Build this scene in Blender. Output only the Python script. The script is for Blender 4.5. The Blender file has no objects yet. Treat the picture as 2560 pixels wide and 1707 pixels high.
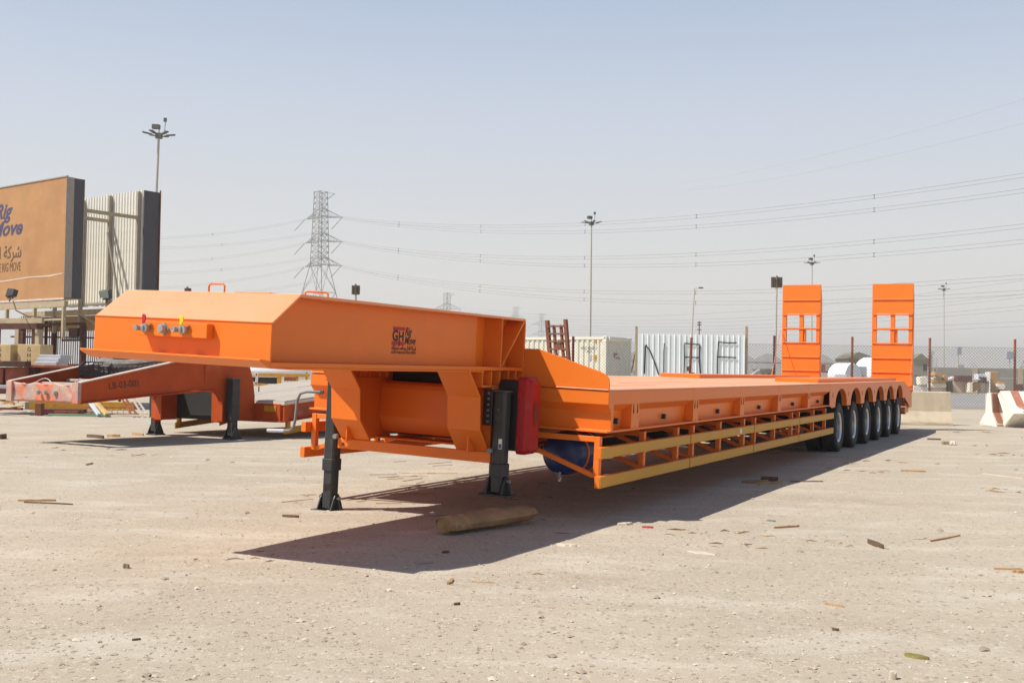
import bpy, bmesh, math, random
import numpy as np
from mathutils import Vector, Matrix
R = math.radians
random.seed(7)
rng = np.random.default_rng(7)
sc = bpy.context.scene
COL = sc.collection

# ------------------------------------------------------------------ camera, sky, sun, exposure
cam_d = bpy.data.cameras.new('camera')
cam = bpy.data.objects.new('camera', cam_d)
COL.objects.link(cam)
CAMH = 1.18719
cam_d.sensor_width = 36.0
cam_d.lens = 2726.35 / 2560 * 36.0
cam_d.clip_start = 0.05
cam_d.clip_end = 9000
PITCH, ROLL = 0.029612, 0.014461
cam.matrix_world = (Matrix.Translation((0, 0, CAMH)) @ Matrix.Rotation(math.pi / 2 + PITCH, 4, 'X')
                    @ Matrix.Rotation(ROLL, 4, 'Z'))
sc.camera = cam

world = bpy.data.worlds.new('World')
sc.world = world
world.use_nodes = True
wn = world.node_tree
wn.nodes.clear()
w_out = wn.nodes.new('ShaderNodeOutputWorld')
w_bg = wn.nodes.new('ShaderNodeBackground')
sky = wn.nodes.new('ShaderNodeTexSky')
sky.sky_type = 'NISHITA'
sky.sun_disc = False
SUN_TO = Vector((-0.70, -0.215, 1.0)).normalized()
sun_el = math.asin(SUN_TO.z)
sun_az = math.atan2(SUN_TO.x, SUN_TO.y)      # clockwise from +Y
sky.sun_elevation = sun_el
sky.sun_rotation = sun_az
sky.altitude = 0
sky.air_density = 1.2
sky.dust_density = 1.0
sky.ozone_density = 1.5
SKY_S = 0.12
w_bg.inputs['Strength'].default_value = SKY_S
# dusty desert air: a pale veil over the clear sky, thick at the horizon and thinning towards the zenith
w_tc = wn.nodes.new('ShaderNodeTexCoord'); w_sep = wn.nodes.new('ShaderNodeSeparateXYZ')
wn.links.new(w_tc.outputs['Generated'], w_sep.inputs[0])
w_ramp = wn.nodes.new('ShaderNodeValToRGB')
w_veil = wn.nodes.new('ShaderNodeValToRGB')
wn.links.new(w_sep.outputs[2], w_ramp.inputs[0]); wn.links.new(w_sep.outputs[2], w_veil.inputs[0])
def fill(r, pts):
    r.elements[0].position = pts[0][0]; r.elements[0].color = (*pts[0][1], 1)
    r.elements[1].position = pts[-1][0]; r.elements[1].color = (*pts[-1][1], 1)
    for p_, c_ in pts[1:-1]:
        e_ = r.elements.new(p_); e_.color = (*c_, 1)
fill(w_ramp.color_ramp, [(0, (.97,) * 3), (.1, (.92,) * 3), (.3, (.85,) * 3), (.6, (.8,) * 3), (1, (.8,) * 3)])
fill(w_veil.color_ramp, [(0, (.67, .63, .575)), (.06, (.64, .61, .57)), (.14, (.575, .575, .58)), (.22, (.51, .54, .60)), (.34, (.37, .44, .56)), (.55, (.13, .20, .34)), (1, (.07, .12, .24))])
w_sc = wn.nodes.new('ShaderNodeVectorMath'); w_sc.operation = 'SCALE'; w_sc.inputs['Scale'].default_value = 1 / SKY_S
wn.links.new(w_veil.outputs[0], w_sc.inputs[0])
w_mix = wn.nodes.new('ShaderNodeMix'); w_mix.data_type = 'RGBA'
wn.links.new(w_ramp.outputs[0], w_mix.inputs[0]); wn.links.new(sky.outputs[0], w_mix.inputs[6])
wn.links.new(w_sc.outputs[0], w_mix.inputs[7])
wn.links.new(w_mix.outputs[2], w_bg.inputs[0])
wn.links.new(w_bg.outputs[0], w_out.inputs[0])

sun_d = bpy.data.lights.new('sun', 'SUN')
sun_d.energy = 4.7
sun_d.angle = R(0.55)
sun_d.color = (1.0, 0.95, 0.87)
sun = bpy.data.objects.new('sun', sun_d)
sun.rotation_euler = SUN_TO.to_track_quat('Z', 'Y').to_euler()
sun.location = (-30, -10, 40)
COL.objects.link(sun)

sc.view_settings.view_transform = 'Standard'
sc.view_settings.look = 'None'
sc.view_settings.exposure = 0.38
sc.view_settings.gamma = 1.0
sc.view_settings.use_curve_mapping = False

# ------------------------------------------------------------------ materials
MATS = {}
def lin(h):
    v = [int(h[i:i + 2], 16) / 255 for i in (0, 2, 4)]
    return tuple(((c / 12.92) if c <= .04045 else ((c + .055) / 1.055) ** 2.4) for c in v)

def mat(name, col, rough=.6, metal=0., var=.12, scale=6., bump=.0, bscale=60., coat=0., spots=None, spec=.5, stretch=None, dust=0.):
    if name in MATS: return MATS[name]
    m = bpy.data.materials.new(name); m.use_nodes = True
    t = m.node_tree; N = t.nodes; L = t.links
    b = N['Principled BSDF']
    b.inputs['Roughness'].default_value = rough
    b.inputs['Metallic'].default_value = metal
    b.inputs['Coat Weight'].default_value = coat
    b.inputs['Coat Roughness'].default_value = .42
    b.inputs['Specular IOR Level'].default_value = spec
    tc = N.new('ShaderNodeTexCoord')
    mp = N.new('ShaderNodeMapping')
    if stretch: mp.inputs['Scale'].default_value = stretch
    L.new(tc.outputs['Object'], mp.inputs[0])
    n = N.new('ShaderNodeTexNoise'); n.inputs['Scale'].default_value = scale
    n.inputs['Detail'].default_value = 6; n.inputs['Roughness'].default_value = .62
    L.new(mp.outputs[0], n.inputs['Vector'])
    r = N.new('ShaderNodeMapRange')
    r.inputs[1].default_value = .3; r.inputs[2].default_value = .7
    r.inputs[3].default_value = 1 - var; r.inputs[4].default_value = 1 + var
    L.new(n.outputs[0], r.inputs[0])
    mul = N.new('ShaderNodeVectorMath'); mul.operation = 'SCALE'
    mul.inputs[0].default_value = col[:3]
    L.new(r.outputs[0], mul.inputs['Scale'])
    cur = mul.outputs[0]
    if spots:
        for (sc_, lo, hi, c2, amt) in spots:
            n2 = N.new('ShaderNodeTexNoise'); n2.inputs['Scale'].default_value = sc_
            n2.inputs['Detail'].default_value = 8; n2.inputs['Roughness'].default_value = .65
            L.new(mp.outputs[0], n2.inputs['Vector'])
            r2 = N.new('ShaderNodeMapRange')
            r2.inputs[1].default_value = lo; r2.inputs[2].default_value = hi
            r2.inputs[3].default_value = 0; r2.inputs[4].default_value = amt
            L.new(n2.outputs[0], r2.inputs[0])
            mx = N.new('ShaderNodeMix'); mx.data_type = 'RGBA'
            L.new(r2.outputs[0], mx.inputs[0]); L.new(cur, mx.inputs[6])
            mx.inputs[7].default_value = (*c2[:3], 1)
            cur = mx.outputs[2]
    L.new(cur, b.inputs['Base Color'])
    # roughness variation
    rr = N.new('ShaderNodeMapRange')
    rr.inputs[3].default_value = max(.05, rough - .1); rr.inputs[4].default_value = min(1, rough + .12)
    L.new(n.outputs[0], rr.inputs[0]); L.new(rr.outputs[0], b.inputs['Roughness'])
    if bump:
        nb = N.new('ShaderNodeTexNoise'); nb.inputs['Scale'].default_value = bscale
        nb.inputs['Detail'].default_value = 5
        L.new(mp.outputs[0], nb.inputs['Vector'])
        bp = N.new('ShaderNodeBump'); bp.inputs['Strength'].default_value = bump
        bp.inputs['Distance'].default_value = .01
        L.new(nb.outputs[0], bp.inputs['Height']); L.new(bp.outputs[0], b.inputs['Normal'])
    MATS[name] = m
    return m

DUST = (.46, .37, .28)
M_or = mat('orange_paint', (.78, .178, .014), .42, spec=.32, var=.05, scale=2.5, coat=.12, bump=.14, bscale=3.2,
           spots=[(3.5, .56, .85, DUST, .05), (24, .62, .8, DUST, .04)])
M_slope = mat('dusty_sheen_orange_paint', (.84, .25, .065), .48, var=.05, scale=2.5, coat=.8, spots=[(2.2, .35, .8, DUST, .3)])  # paler base paints in the sun sheen; the spots are dust
M_deck = mat('orange_deck_paint', (.86, .31, .10), .5, coat=.6, var=.06, scale=3, bump=.05, bscale=14,
             spots=[(2.2, .45, .8, (.60, .42, .26), .4), (30, .62, .75, (.55, .40, .28), .2)], stretch=(.25, 1, 1))
M_oro = mat('old_orange_paint', (.44, .066, .008), .6, spec=.25, var=.12, scale=4, bump=.15, bscale=30,
            spots=[(5, .55, .75, (.40, .10, .04), .4), (9, .67, .71, (.10, .04, .025), .85), (1.6, .58, .85, DUST, .22)])
M_oldedge = mat('worn_pale_edge', lin('c9b7a8'), .7, var=.15, scale=8)
M_bump = mat('scraped_orange_paint', lin('b8988a'), .6, var=.2, scale=5, bump=.2, bscale=12,
             spots=[(3, .48, .56, lin('cf6a40'), .8), (7, .55, .62, lin('8d93a0'), .7), (11, .6, .68, lin('5a4c46'), .6)])
M_ochre = mat('ochre_strip', lin('c48e22'), .55, var=.08, scale=5, stretch=(1, 9, 9), bump=.05, bscale=40)
M_blk = mat('black_steel_paint', (.028, .03, .03), .45, var=.2, scale=7, bump=.05, bscale=25,
            spots=[(6, .55, .8, (.16, .13, .10), .35)])
M_cap = mat('leg_cap_rust', (.10, .07, .05), .6, var=.2, scale=9)
M_rub = mat('tyre_rubber', (.022, .021, .021), .78, var=.2, scale=12, bump=.1, bscale=40, spots=[(9, .5, .8, (.12, .095, .07), .3)])
M_rubold = mat('dusty_tyre_rubber', (.13, .12, .11), .85, var=.2, scale=8, spots=[(7, .4, .8, DUST, .5)])
M_rim = mat('silver_rim', (.48, .49, .52), .38, metal=.75, var=.08, scale=8)
M_hub = mat('dark_hub', (.10, .09, .085), .5, metal=.4, var=.2)
M_redpl = mat('red_plastic', (.38, .006, .009), .42, spec=.3, var=.06, scale=6, spots=[(5, .55, .85, DUST, .12)])
M_redtag = mat('red_lever', (.45, .01, .03), .4, var=.1)
M_yeltag = mat('yellow_lever', (.75, .6, .01), .4, var=.1)
M_blkpl = mat('black_plastic', (.012, .012, .013), .5, var=.1)
M_blue = mat('blue_tank_paint', (.006, .03, .15), .35, var=.1, coat=.2)
M_cast = mat('cast_metal', (.42, .40, .37), .4, metal=.6, var=.25, scale=30, bump=.2, bscale=60)
M_grey = mat('grey_steel', (.20, .20, .20), .5, var=.15)
M_lgrey = mat('pale_grey_grip', (.42, .43, .46), .5, var=.1)
M_cap_bl = mat('blue_grey_cap', (.06, .075, .13), .35, var=.2)
M_amber = mat('amber_lens', (.6, .18, .02), .25, var=.1)
M_white = mat('white_label', (.72, .72, .68), .5, var=.05)
M_ink = mat('dark_ink', (.022, .018, .03), .6, var=.1)
M_inkred = mat('red_ink', (.42, .012, .03), .55, var=.1)
M_dark = mat('dark_parts_and_void_shade', (.02, .018, .016), .8, var=.1)  # near-black for dark parts, also painted shade in voids and holes
M_rust = mat('rusty_steel', lin('7a4630'), .8, var=.25, scale=7, bump=.3, bscale=40, spots=[(5, .5, .65, lin('4a2a1e'), .7), (9, .58, .7, lin('a0603c'), .6)])
M_rustred = mat('red_oxide_steel', lin('8e4a32'), .75, var=.2, scale=5, bump=.15, spots=[(4, .5, .7, lin('c07a55'), .6)])
M_maroon = mat('maroon_steel', lin('5e2c2a'), .7, var=.2)
M_darkbr = mat('dark_brown_steel', lin('4a2a20'), .75, var=.2, spots=[(5, .55, .7, lin('8a5a40'), .5)])
M_yel = mat('yellow_steel', lin('c08a20'), .6, var=.15, spots=[(5, .55, .7, lin('8a5a20'), .5)])
M_beige = mat('beige_steel', lin('a8987c'), .65, var=.12, spots=[(4, .5, .75, lin('7a664e'), .5)])
M_cream = mat('cream_block_paint', lin('c2aa7c'), .7, var=.1, spots=[(4, .5, .75, lin('9a8460'), .4)])
M_signtan = mat('tan_sign_face', lin('ab7f52'), .7, var=.1, scale=1.4, spots=[(.9, .45, .7, lin('9a643e'), .55), (2.5, .6, .75, lin('c8a070'), .5)])
M_signcap = mat('grey_sign_end', lin('4d4c50'), .7, var=.1)
M_signcap2 = mat('light_grey_trim', lin('9a9286'), .7, var=.1)
M_signtxt = mat('sign_purple_ink', lin('454260'), .7, var=.08)
M_signtxt2 = mat('sign_brown_ink', lin('5e4630'), .7, var=.1)
M_corr = mat('cream_sheet', lin('dedbd0'), .55, var=.06, scale=3)
M_contain = mat('cream_container_paint', lin('e2ddcb'), .55, var=.05, scale=2, spots=[(2.5, .56, .8, lin('bcae92'), .4), (8, .66, .74, lin('8a6a4a'), .4)])
M_whsheet = mat('white_painted_sheet', lin('e4ebec'), .5, var=.04, scale=3, spots=[(5, .62, .75, lin('b8b2a4'), .35)])
M_spray = mat('black_spray_paint', (.03, .032, .03), .6, var=.2)
M_pole = mat('galvanised_pole', lin('b4b0a4'), .5, var=.06)
M_lamp = mat('lamp_grey', lin('5c5a52'), .6, var=.1)
M_pyl = mat('galvanised_lattice', lin('8e8e8a'), .6, var=.1)
M_wire = mat('conductor', lin('848482'), .6, var=.0)
M_conc = mat('weathered_concrete', lin('bcae96'), .88, var=.08, scale=2.5, bump=.3, bscale=30, spots=[(2, .5, .75, lin('93826a'), .5), (14, .62, .72, lin('80705a'), .3)])
M_conwh = mat('white_painted_concrete', lin('ddd8cc'), .8, var=.07, scale=5, bump=.25, bscale=30, spots=[(5, .58, .66, lin('b5a78e'), .7)])
M_conor = mat('faded_red_stripe', lin('b0745c'), .8, var=.1, scale=6, spots=[(6, .6, .68, lin('d0b8a0'), .5)])
M_wallg = mat('grey_block_wall', lin('94918a'), .9, var=.08, scale=1.2, bump=.2, spots=[(.8, .5, .75, lin('a8a498'), .5)])
M_wood = mat('weathered_wood', lin('9a7a54'), .85, var=.25, scale=5, bump=.2, bscale=16, spots=[(4, .52, .66, lin('5e4630'), .6), (18, .58, .68, lin('c0a47c'), .4)])
M_straw = mat('dry_straw_wood', lin('a8835a'), .85, var=.25, scale=8)
M_darkwood = mat('dark_wood_chip', lin('5e4a36'), .9, var=.25, scale=8)
M_furn = mat('tan_cabinet_wood', lin('b98c52'), .7, var=.12)
M_furnw = mat('pale_cabinet', lin('ebe0d0'), .7, var=.08)
M_wrap = mat('white_plastic_wrap', lin('e6ebee'), .35, var=.05, scale=5, bump=.5, bscale=6)
M_plank = mat('grey_deck_plank', lin('a89e90'), .85, var=.2, scale=3, stretch=(.3, 5, 5), bump=.3, bscale=20)
M_asph = mat('dusty_asphalt', lin('8d8a88'), .9, var=.07, scale=.5)
M_rubble = mat('rubble', lin('8f7c62'), .9, var=.3, scale=2)
M_shedw = mat('grey_shed_wall', lin('8d867c'), .8, var=.1)
M_shedr = mat('olive_roof', lin('7a7766'), .85, var=.15)
M_leaf = mat('dusty_foliage', (.07, .08, .045), .8, var=.3, scale=1.5)
M_greenleaf = mat('dry_green_leaf', lin('7a7038'), .7, var=.3, scale=20)
M_paper = mat('pale_scrap', lin('beb29e'), .8, var=.1)
M_rag = mat('red_rag', lin('9a3c36'), .9, var=.2)
M_glass = mat('flood_glass', lin('8f9a92'), .15, var=.05)
M_mesh = mat('chain_link_wire', lin('8a8478'), .5, var=.05)

# ------------------------------------------------------------------ mesh helper
class MB:
    def __init__(s): s.v = []; s.f = []
    def add(s, vs, fs):
        o = len(s.v); s.v += [tuple(p) for p in vs]; s.f += [tuple(i + o for i in f) for f in fs]; return s
    def hexa(s, p):
        return s.add(p, [(0, 3, 2, 1), (4, 5, 6, 7), (0, 1, 5, 4), (1, 2, 6, 5), (2, 3, 7, 6), (3, 0, 4, 7)])
    def box(s, x0, x1, y0, y1, z0, z1):
        return s.hexa([(x0, y0, z0), (x1, y0, z0), (x1, y1, z0), (x0, y1, z0), (x0, y0, z1), (x1, y0, z1), (x1, y1, z1), (x0, y1, z1)])
    def prism(s, poly, axis, a, b):
        n = len(poly)
        def P(q, t):
            if axis == 'x': return (t, q[0], q[1])
            if axis == 'y': return (q[0], t, q[1])
            return (q[0], q[1], t)
        vs = [P(q, a) for q in poly] + [P(q, b) for q in poly]
        fs = [tuple(range(n))[::-1], tuple(range(n, 2 * n))]
        fs += [(i, (i + 1) % n, n + (i + 1) % n, n + i) for i in range(n)]
        return s.add(vs, fs)
    def bar(s, p0, p1, w, h=None, up=(0, 0, 1)):
        h = h or w
        p0 = Vector(p0); p1 = Vector(p1); d = (p1 - p0).normalized(); up = Vector(up)
        if abs(d.dot(up)) > .98: up = Vector((1, 0, 0))
        a = d.cross(up).normalized() * w / 2; b = a.cross(d).normalized() * h / 2
        return s.hexa([p0 - a - b, p0 + a - b, p1 + a - b, p1 - a - b, p0 - a + b, p0 + a + b, p1 + a + b, p1 - a + b])
    def tube(s, path, r, n=8, caps=True):
        path = [Vector(p) for p in path]; o = len(s.v); m = len(path)
        rs = r if isinstance(r, (list, tuple)) else [r] * m
        prev = None
        for i, p in enumerate(path):
            d = (path[min(i + 1, m - 1)] - path[max(i - 1, 0)]).normalized()
            if prev is None:
                up = Vector((0, 0, 1)) if abs(d.z) < .9 else Vector((1, 0, 0))
                a = d.cross(up).normalized()
            else:
                a = (prev - d * prev.dot(d)).normalized()
            prev = a; b = d.cross(a)
            for k in range(n):
                t = 2 * math.pi * k / n
                s.v.append(tuple(p + (a * math.cos(t) + b * math.sin(t)) * rs[i]))
        for i in range(m - 1):
            for k in range(n):
                s.f.append((o + i * n + k, o + i * n + (k + 1) % n, o + (i + 1) * n + (k + 1) % n, o + (i + 1) * n + k))
        if caps:
            s.f.append(tuple(o + k for k in range(n))[::-1]); s.f.append(tuple(o + (m - 1) * n + k for k in range(n)))
        return s
    def lathe(s, prof, n=32, axis='y', c=(0, 0, 0)):
        o = len(s.v); m = len(prof)
        for (r, h) in prof:
            for k in range(n):
                t = 2 * math.pi * k / n; a, b = r * math.cos(t), r * math.sin(t)
                p = (a, h, b) if axis == 'y' else ((h, a, b) if axis == 'x' else (a, b, h))
                s.v.append((p[0] + c[0], p[1] + c[1], p[2] + c[2]))
        for i in range(m - 1):
            for k in range(n):
                s.f.append((o + i * n + k, o + i * n + (k + 1) % n, o + (i + 1) * n + (k + 1) % n, o + (i + 1) * n + k))
        return s
    def strip(s, path, y0, y1, th):          # bent plate: path in XZ, extruded in Y, thickness th (offset +x side)
        n = len(path); off = []
        for i in range(n):
            a = Vector(path[max(i - 1, 0)]); b = Vector(path[min(i + 1, n - 1)])
            d = (b - a).normalized(); off.append((path[i][0] - d.y * th, path[i][1] + d.x * th))
        return s.prism(list(path) + off[::-1], 'y', y0, y1)
    def build(s, name, m, parent=None, f=None, bev=0., smooth=False, loc=None, seg=1):
        vs = [f(*p) for p in s.v] if f else s.v
        me = bpy.data.meshes.new(name); me.from_pydata(vs, [], s.f)
        bm = bmesh.new(); bm.from_mesh(me)
        bmesh.ops.recalc_face_normals(bm, faces=bm.faces)
        bm.to_mesh(me); bm.free()
        if smooth:
            me.polygons.foreach_set('use_smooth', [True] * len(me.polygons))
            me.set_sharp_from_angle(angle=R(38))
        me.materials.append(m)
        o = bpy.data.objects.new(name, me); COL.objects.link(o)
        if parent: o.parent = parent
        if loc: o.location = loc
        if bev:
            b = o.modifiers.new('bevel', 'BEVEL'); b.width = bev; b.segments = seg; b.limit_method = 'ANGLE'; b.angle_limit = R(40)
        return o

def thing(name, label, cat, loc=(0, 0, 0), rz=0, group=None):
    o = bpy.data.objects.new(name, None); COL.objects.link(o)
    o.empty_display_size = .2
    o.location = loc; o.rotation_euler = (0, 0, rz); return tag(o, label, cat, group)
def tag(o, label, cat, group=None, kind=None):
    o['label'] = label
    if cat: o['category'] = cat
    if group: o['group'] = group
    if kind: o['kind'] = kind
    return o
def struct(o, kind='structure', label=None):
    o['kind'] = kind
    if label: o['label'] = label
    return o
def copy_tree(o, parent=None):
    c = o.copy(); COL.objects.link(c); c.parent = parent
    for ch in list(o.children): copy_tree(ch, c)
    return c
def copy_of(o, parent, loc=None, rz=None):
    c = o.copy(); COL.objects.link(c); c.parent = parent
    if loc is not None: c.location = loc
    if rz is not None: c.rotation_euler = (0, 0, rz)
    return c
def text(name, s, size, m, parent, mw, depth=.0015, shear=0., bold=0., sx=1., align='LEFT'):
    cu = bpy.data.curves.new(name, 'FONT'); cu.body = s; cu.size = size; cu.shear = shear; cu.offset = bold
    cu.align_x = align; cu.extrude = depth; cu.resolution_u = 3
    tmp = bpy.data.objects.new('tmp_text', cu); COL.objects.link(tmp)
    dg = bpy.context.evaluated_depsgraph_get(); dg.update()
    me = bpy.data.meshes.new_from_object(tmp.evaluated_get(dg))
    bpy.data.objects.remove(tmp)
    me.name = name
    me.transform(Matrix.Diagonal((sx, 1, 1, 1))); me.transform(mw)
    me.materials.clear(); me.materials.append(m)
    o = bpy.data.objects.new(name, me); COL.objects.link(o)
    if parent: o.parent = parent
    return o
def frame(o, x, y):      # matrix with text-x along x, text-y along y
    x = Vector(x).normalized(); y = Vector(y); y = (y - x * y.dot(x)).normalized(); z = x.cross(y)
    m = Matrix((x, y, z)).transposed().to_4x4(); m.translation = Vector(o); return m

def W(px, py, dist):      # surveyed bearing and rise (photo pixels) at a distance -> world point
    yh = 934.2 + .01445 * (px - 1280)
    return Vector(((px - 1280) / 2726.35 * dist, dist, CAMH + (yh - py) / 2726.35 * dist))
def G(px, py):            # ground point
    x = (px - 1280) / 2726.35; y = (py - 853.5) / 2726.35
    a = x * math.cos(ROLL) + y * math.sin(ROLL); b = -x * math.sin(ROLL) + y * math.cos(ROLL)
    r = Vector((a, math.cos(PITCH) + b * math.sin(PITCH), math.sin(PITCH) - b * math.cos(PITCH)))
    return Vector((0, 0, CAMH)) + r * (-CAMH / r.z)

# ------------------------------------------------------------------ ground (one sheet to the horizon)
def axis_coords(lo, hi, step, far, n):
    core = np.arange(lo, hi + 1e-6, step)
    g = np.geomspace(1, far, n)
    return np.concatenate([lo - g[::-1], core, hi + g])
gx = axis_coords(-12, 16, .08, 4000, 26)
gy = axis_coords(1.5, 32, .09, 4000, 26)
XX, YY = np.meshgrid(gx, gy)
def vnoise(x, y, s, seed):
    r = np.random.default_rng(seed).random((64, 64))
    u = x / s; v = y / s; i = np.floor(u).astype(int); j = np.floor(v).astype(int)
    fu = u - i; fv = v - j; fu = fu * fu * (3 - 2 * fu); fv = fv * fv * (3 - 2 * fv)
    g = lambda a, b: r[a % 64, b % 64]
    return (g(i, j) * (1 - fu) + g(i + 1, j) * fu) * (1 - fv) + (g(i, j + 1) * (1 - fu) + g(i + 1, j + 1) * fu) * fv - .5
def ground_h(x, y):
    x = np.asarray(x, float); y = np.asarray(y, float)
    h = vnoise(x, y, 2.3, 1) * .014 + vnoise(x, y, .7, 2) * .008 + vnoise(x, y, .25, 3) * .004
    # faint wheel tracks
    d = (x * .94 - y * .34)
    h += .005 * np.sin(d * 9) * np.clip(vnoise(x, y, 5, 9) * 2 + .2, 0, 1)
    fade = np.clip((45 - np.hypot(x, y)) / 15, 0, 1)
    return h * fade - .004
ZZ = ground_h(XX, YY)
nxg, nyg = len(gx), len(gy)
gv = np.stack([XX, YY, ZZ], -1).reshape(-1, 3)
idx = np.arange(nxg * nyg).reshape(nyg, nxg)
gf = np.stack([idx[:-1, :-1], idx[:-1, 1:], idx[1:, 1:], idx[1:, :-1]], -1).reshape(-1, 4)
me = bpy.data.meshes.new('ground'); me.from_pydata(gv.tolist(), [], gf.tolist())
me.polygons.foreach_set('use_smooth', [True] * len(me.polygons))
ground = bpy.data.objects.new('ground', me); COL.objects.link(ground)
struct(ground, label='pale dusty sand and gravel yard ground')

mg = bpy.data.materials.new('dusty_gravel_ground'); mg.use_nodes = True
t = mg.node_tree; N = t.nodes; L = t.links; b = N['Principled BSDF']
b.inputs['Roughness'].default_value = .95; b.inputs['Specular IOR Level'].default_value = .15
geo = N.new('ShaderNodeNewGeometry')
def noise(scale, det=6, ro=.6, vec=None, st=None):
    n = N.new('ShaderNodeTexNoise'); n.inputs['Scale'].default_value = scale
    n.inputs['Detail'].default_value = det; n.inputs['Roughness'].default_value = ro
    if st:
        mp = N.new('ShaderNodeMapping'); mp.inputs['Scale'].default_value = st[0]; mp.inputs['Rotation'].default_value = (0, 0, st[1])
        L.new(geo.outputs['Position'], mp.inputs[0]); L.new(mp.outputs[0], n.inputs['Vector'])
    else: L.new(geo.outputs['Position'], n.inputs['Vector'])
    return n.outputs[0]
def rng_(src, a, b_, c, d):
    r = N.new('ShaderNodeMapRange'); r.inputs[1].default_value = a; r.inputs[2].default_value = b_
    r.inputs[3].default_value = c; r.inputs[4].default_value = d; L.new(src, r.inputs[0]); return r.outputs[0]
def mixc(f, a, c):
    m_ = N.new('ShaderNodeMix'); m_.data_type = 'RGBA'; L.new(f, m_.inputs[0])
    if isinstance(a, tuple): m_.inputs[6].default_value = (*a, 1)
    else: L.new(a, m_.inputs[6])
    m_.inputs[7].default_value = (*c, 1); return m_.outputs[2]
cA = (.385, .328, .25)
c1 = mixc(rng_(noise(.35, 8, .65), .38, .62, 0, 1), cA, (.43, .365, .278))
c1 = mixc(rng_(noise(.9, 9, .7, st=((1, 2.2, 1), .3)), .50, .66, 0, .62), c1, (.525, .475, .39))      # pale chalky patches
c1 = mixc(rng_(noise(.55, 8, .7, st=((1, 1.6, 1), 1.3)), .56, .72, 0, .5), c1, (.30, .225, .16))   # earthy patches
c1 = mixc(rng_(noise(30, 4, .7), .56, .72, 0, .3), c1, (.50, .43, .34))
c1 = mixc(rng_(noise(45, 4, .7), .62, .74, 0, .4), c1, (.22, .17, .13))
vor = N.new('ShaderNodeTexVoronoi'); vor.inputs['Scale'].default_value = 55; L.new(geo.outputs['Position'], vor.inputs['Vector'])
sepc = N.new('ShaderNodeSeparateColor'); L.new(vor.outputs['Color'], sepc.inputs[0])
c1 = mixc(rng_(sepc.outputs[0], .9, .93, 0, .4), c1, (.58, .51, .42))
c1 = mixc(rng_(sepc.outputs[1], .95, .965, 0, .5), c1, (.19, .15, .11))
L.new(c1, b.inputs['Base Color'])
h1 = noise(22, 8, .7); h2 = noise(120, 5, .7)
ad = N.new('ShaderNodeMath'); ad.operation = 'MULTIPLY_ADD'; L.new(h1, ad.inputs[0]); ad.inputs[1].default_value = 1.6; L.new(h2, ad.inputs[2])
ad2 = N.new('ShaderNodeMath'); ad2.operation = 'MULTIPLY_ADD'; L.new(rng_(vor.outputs['Distance'], 0, .35, 1, 0), ad2.inputs[0]); ad2.inputs[1].default_value = .7; L.new(ad.outputs[0], ad2.inputs[2])
bp = N.new('ShaderNodeBump'); bp.inputs['Strength'].default_value = .4; bp.inputs['Distance'].default_value = .010
trk = noise(5.5, 3, .5, st=((6.0, .35, 1), -.62)); trm = rng_(noise(.22, 3, .5), .48, .62, 0, 1)
tm = N.new('ShaderNodeMath'); tm.operation = 'MULTIPLY'; L.new(trk, tm.inputs[0]); L.new(trm, tm.inputs[1])
ad3 = N.new('ShaderNodeMath'); ad3.operation = 'MULTIPLY_ADD'; L.new(tm.outputs[0], ad3.inputs[0]); ad3.inputs[1].default_value = 1.3; L.new(ad2.outputs[0], ad3.inputs[2])
L.new(ad3.outputs[0], bp.inputs['Height']); L.new(bp.outputs[0], b.inputs['Normal'])
ground.data.materials.append(mg)

# road beyond the chain link fence
rd = MB(); rd.add([(-60, 47.5, .004), (160, 47.5, .004), (160, 92, .004), (-60, 92, .004)], [(0, 1, 2, 3)])
struct(rd.build('road', M_asph), label='dusty grey asphalt strip beyond the chain link fence')
for yy in (55.0, 74.0):
    ln = MB().add([(-60, yy, .008), (160, yy, .008), (160, yy + .15, .008), (-60, yy + .15, .008)], [(0, 1, 2, 3)])
    struct(ln.build('road_marking', M_whsheet))

# ------------------------------------------------------------------ main lowbed trailer
PSI = 1.0966529; OX, OY = -2.0378969, 6.6167290
TR = thing('lowbed_trailer', 'new bright orange six axle lowbed trailer with rear ramps raised, across the yard',
           'trailer', (OX, OY, 0), PSI)
def F(X, Y, Z):
    phi = .0418383 - .0014063 * X
    return (X, -(Y + phi * (Z - 1)), Z + .0011363 * X + 6.645e-5 * X * X - phi * Y)
def part(mb, name, m=None, parent=None, bev=.0025, smooth=False, label=None):
    o = mb.build(name, m or M_or, parent or TR, f=F, bev=bev, smooth=smooth)
    if label: o['label'] = label
    return o
def B(*a): return MB().box(*a)
YG = .7145; ZB = 1.266; ZC = 1.490; ZT = 1.673
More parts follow.
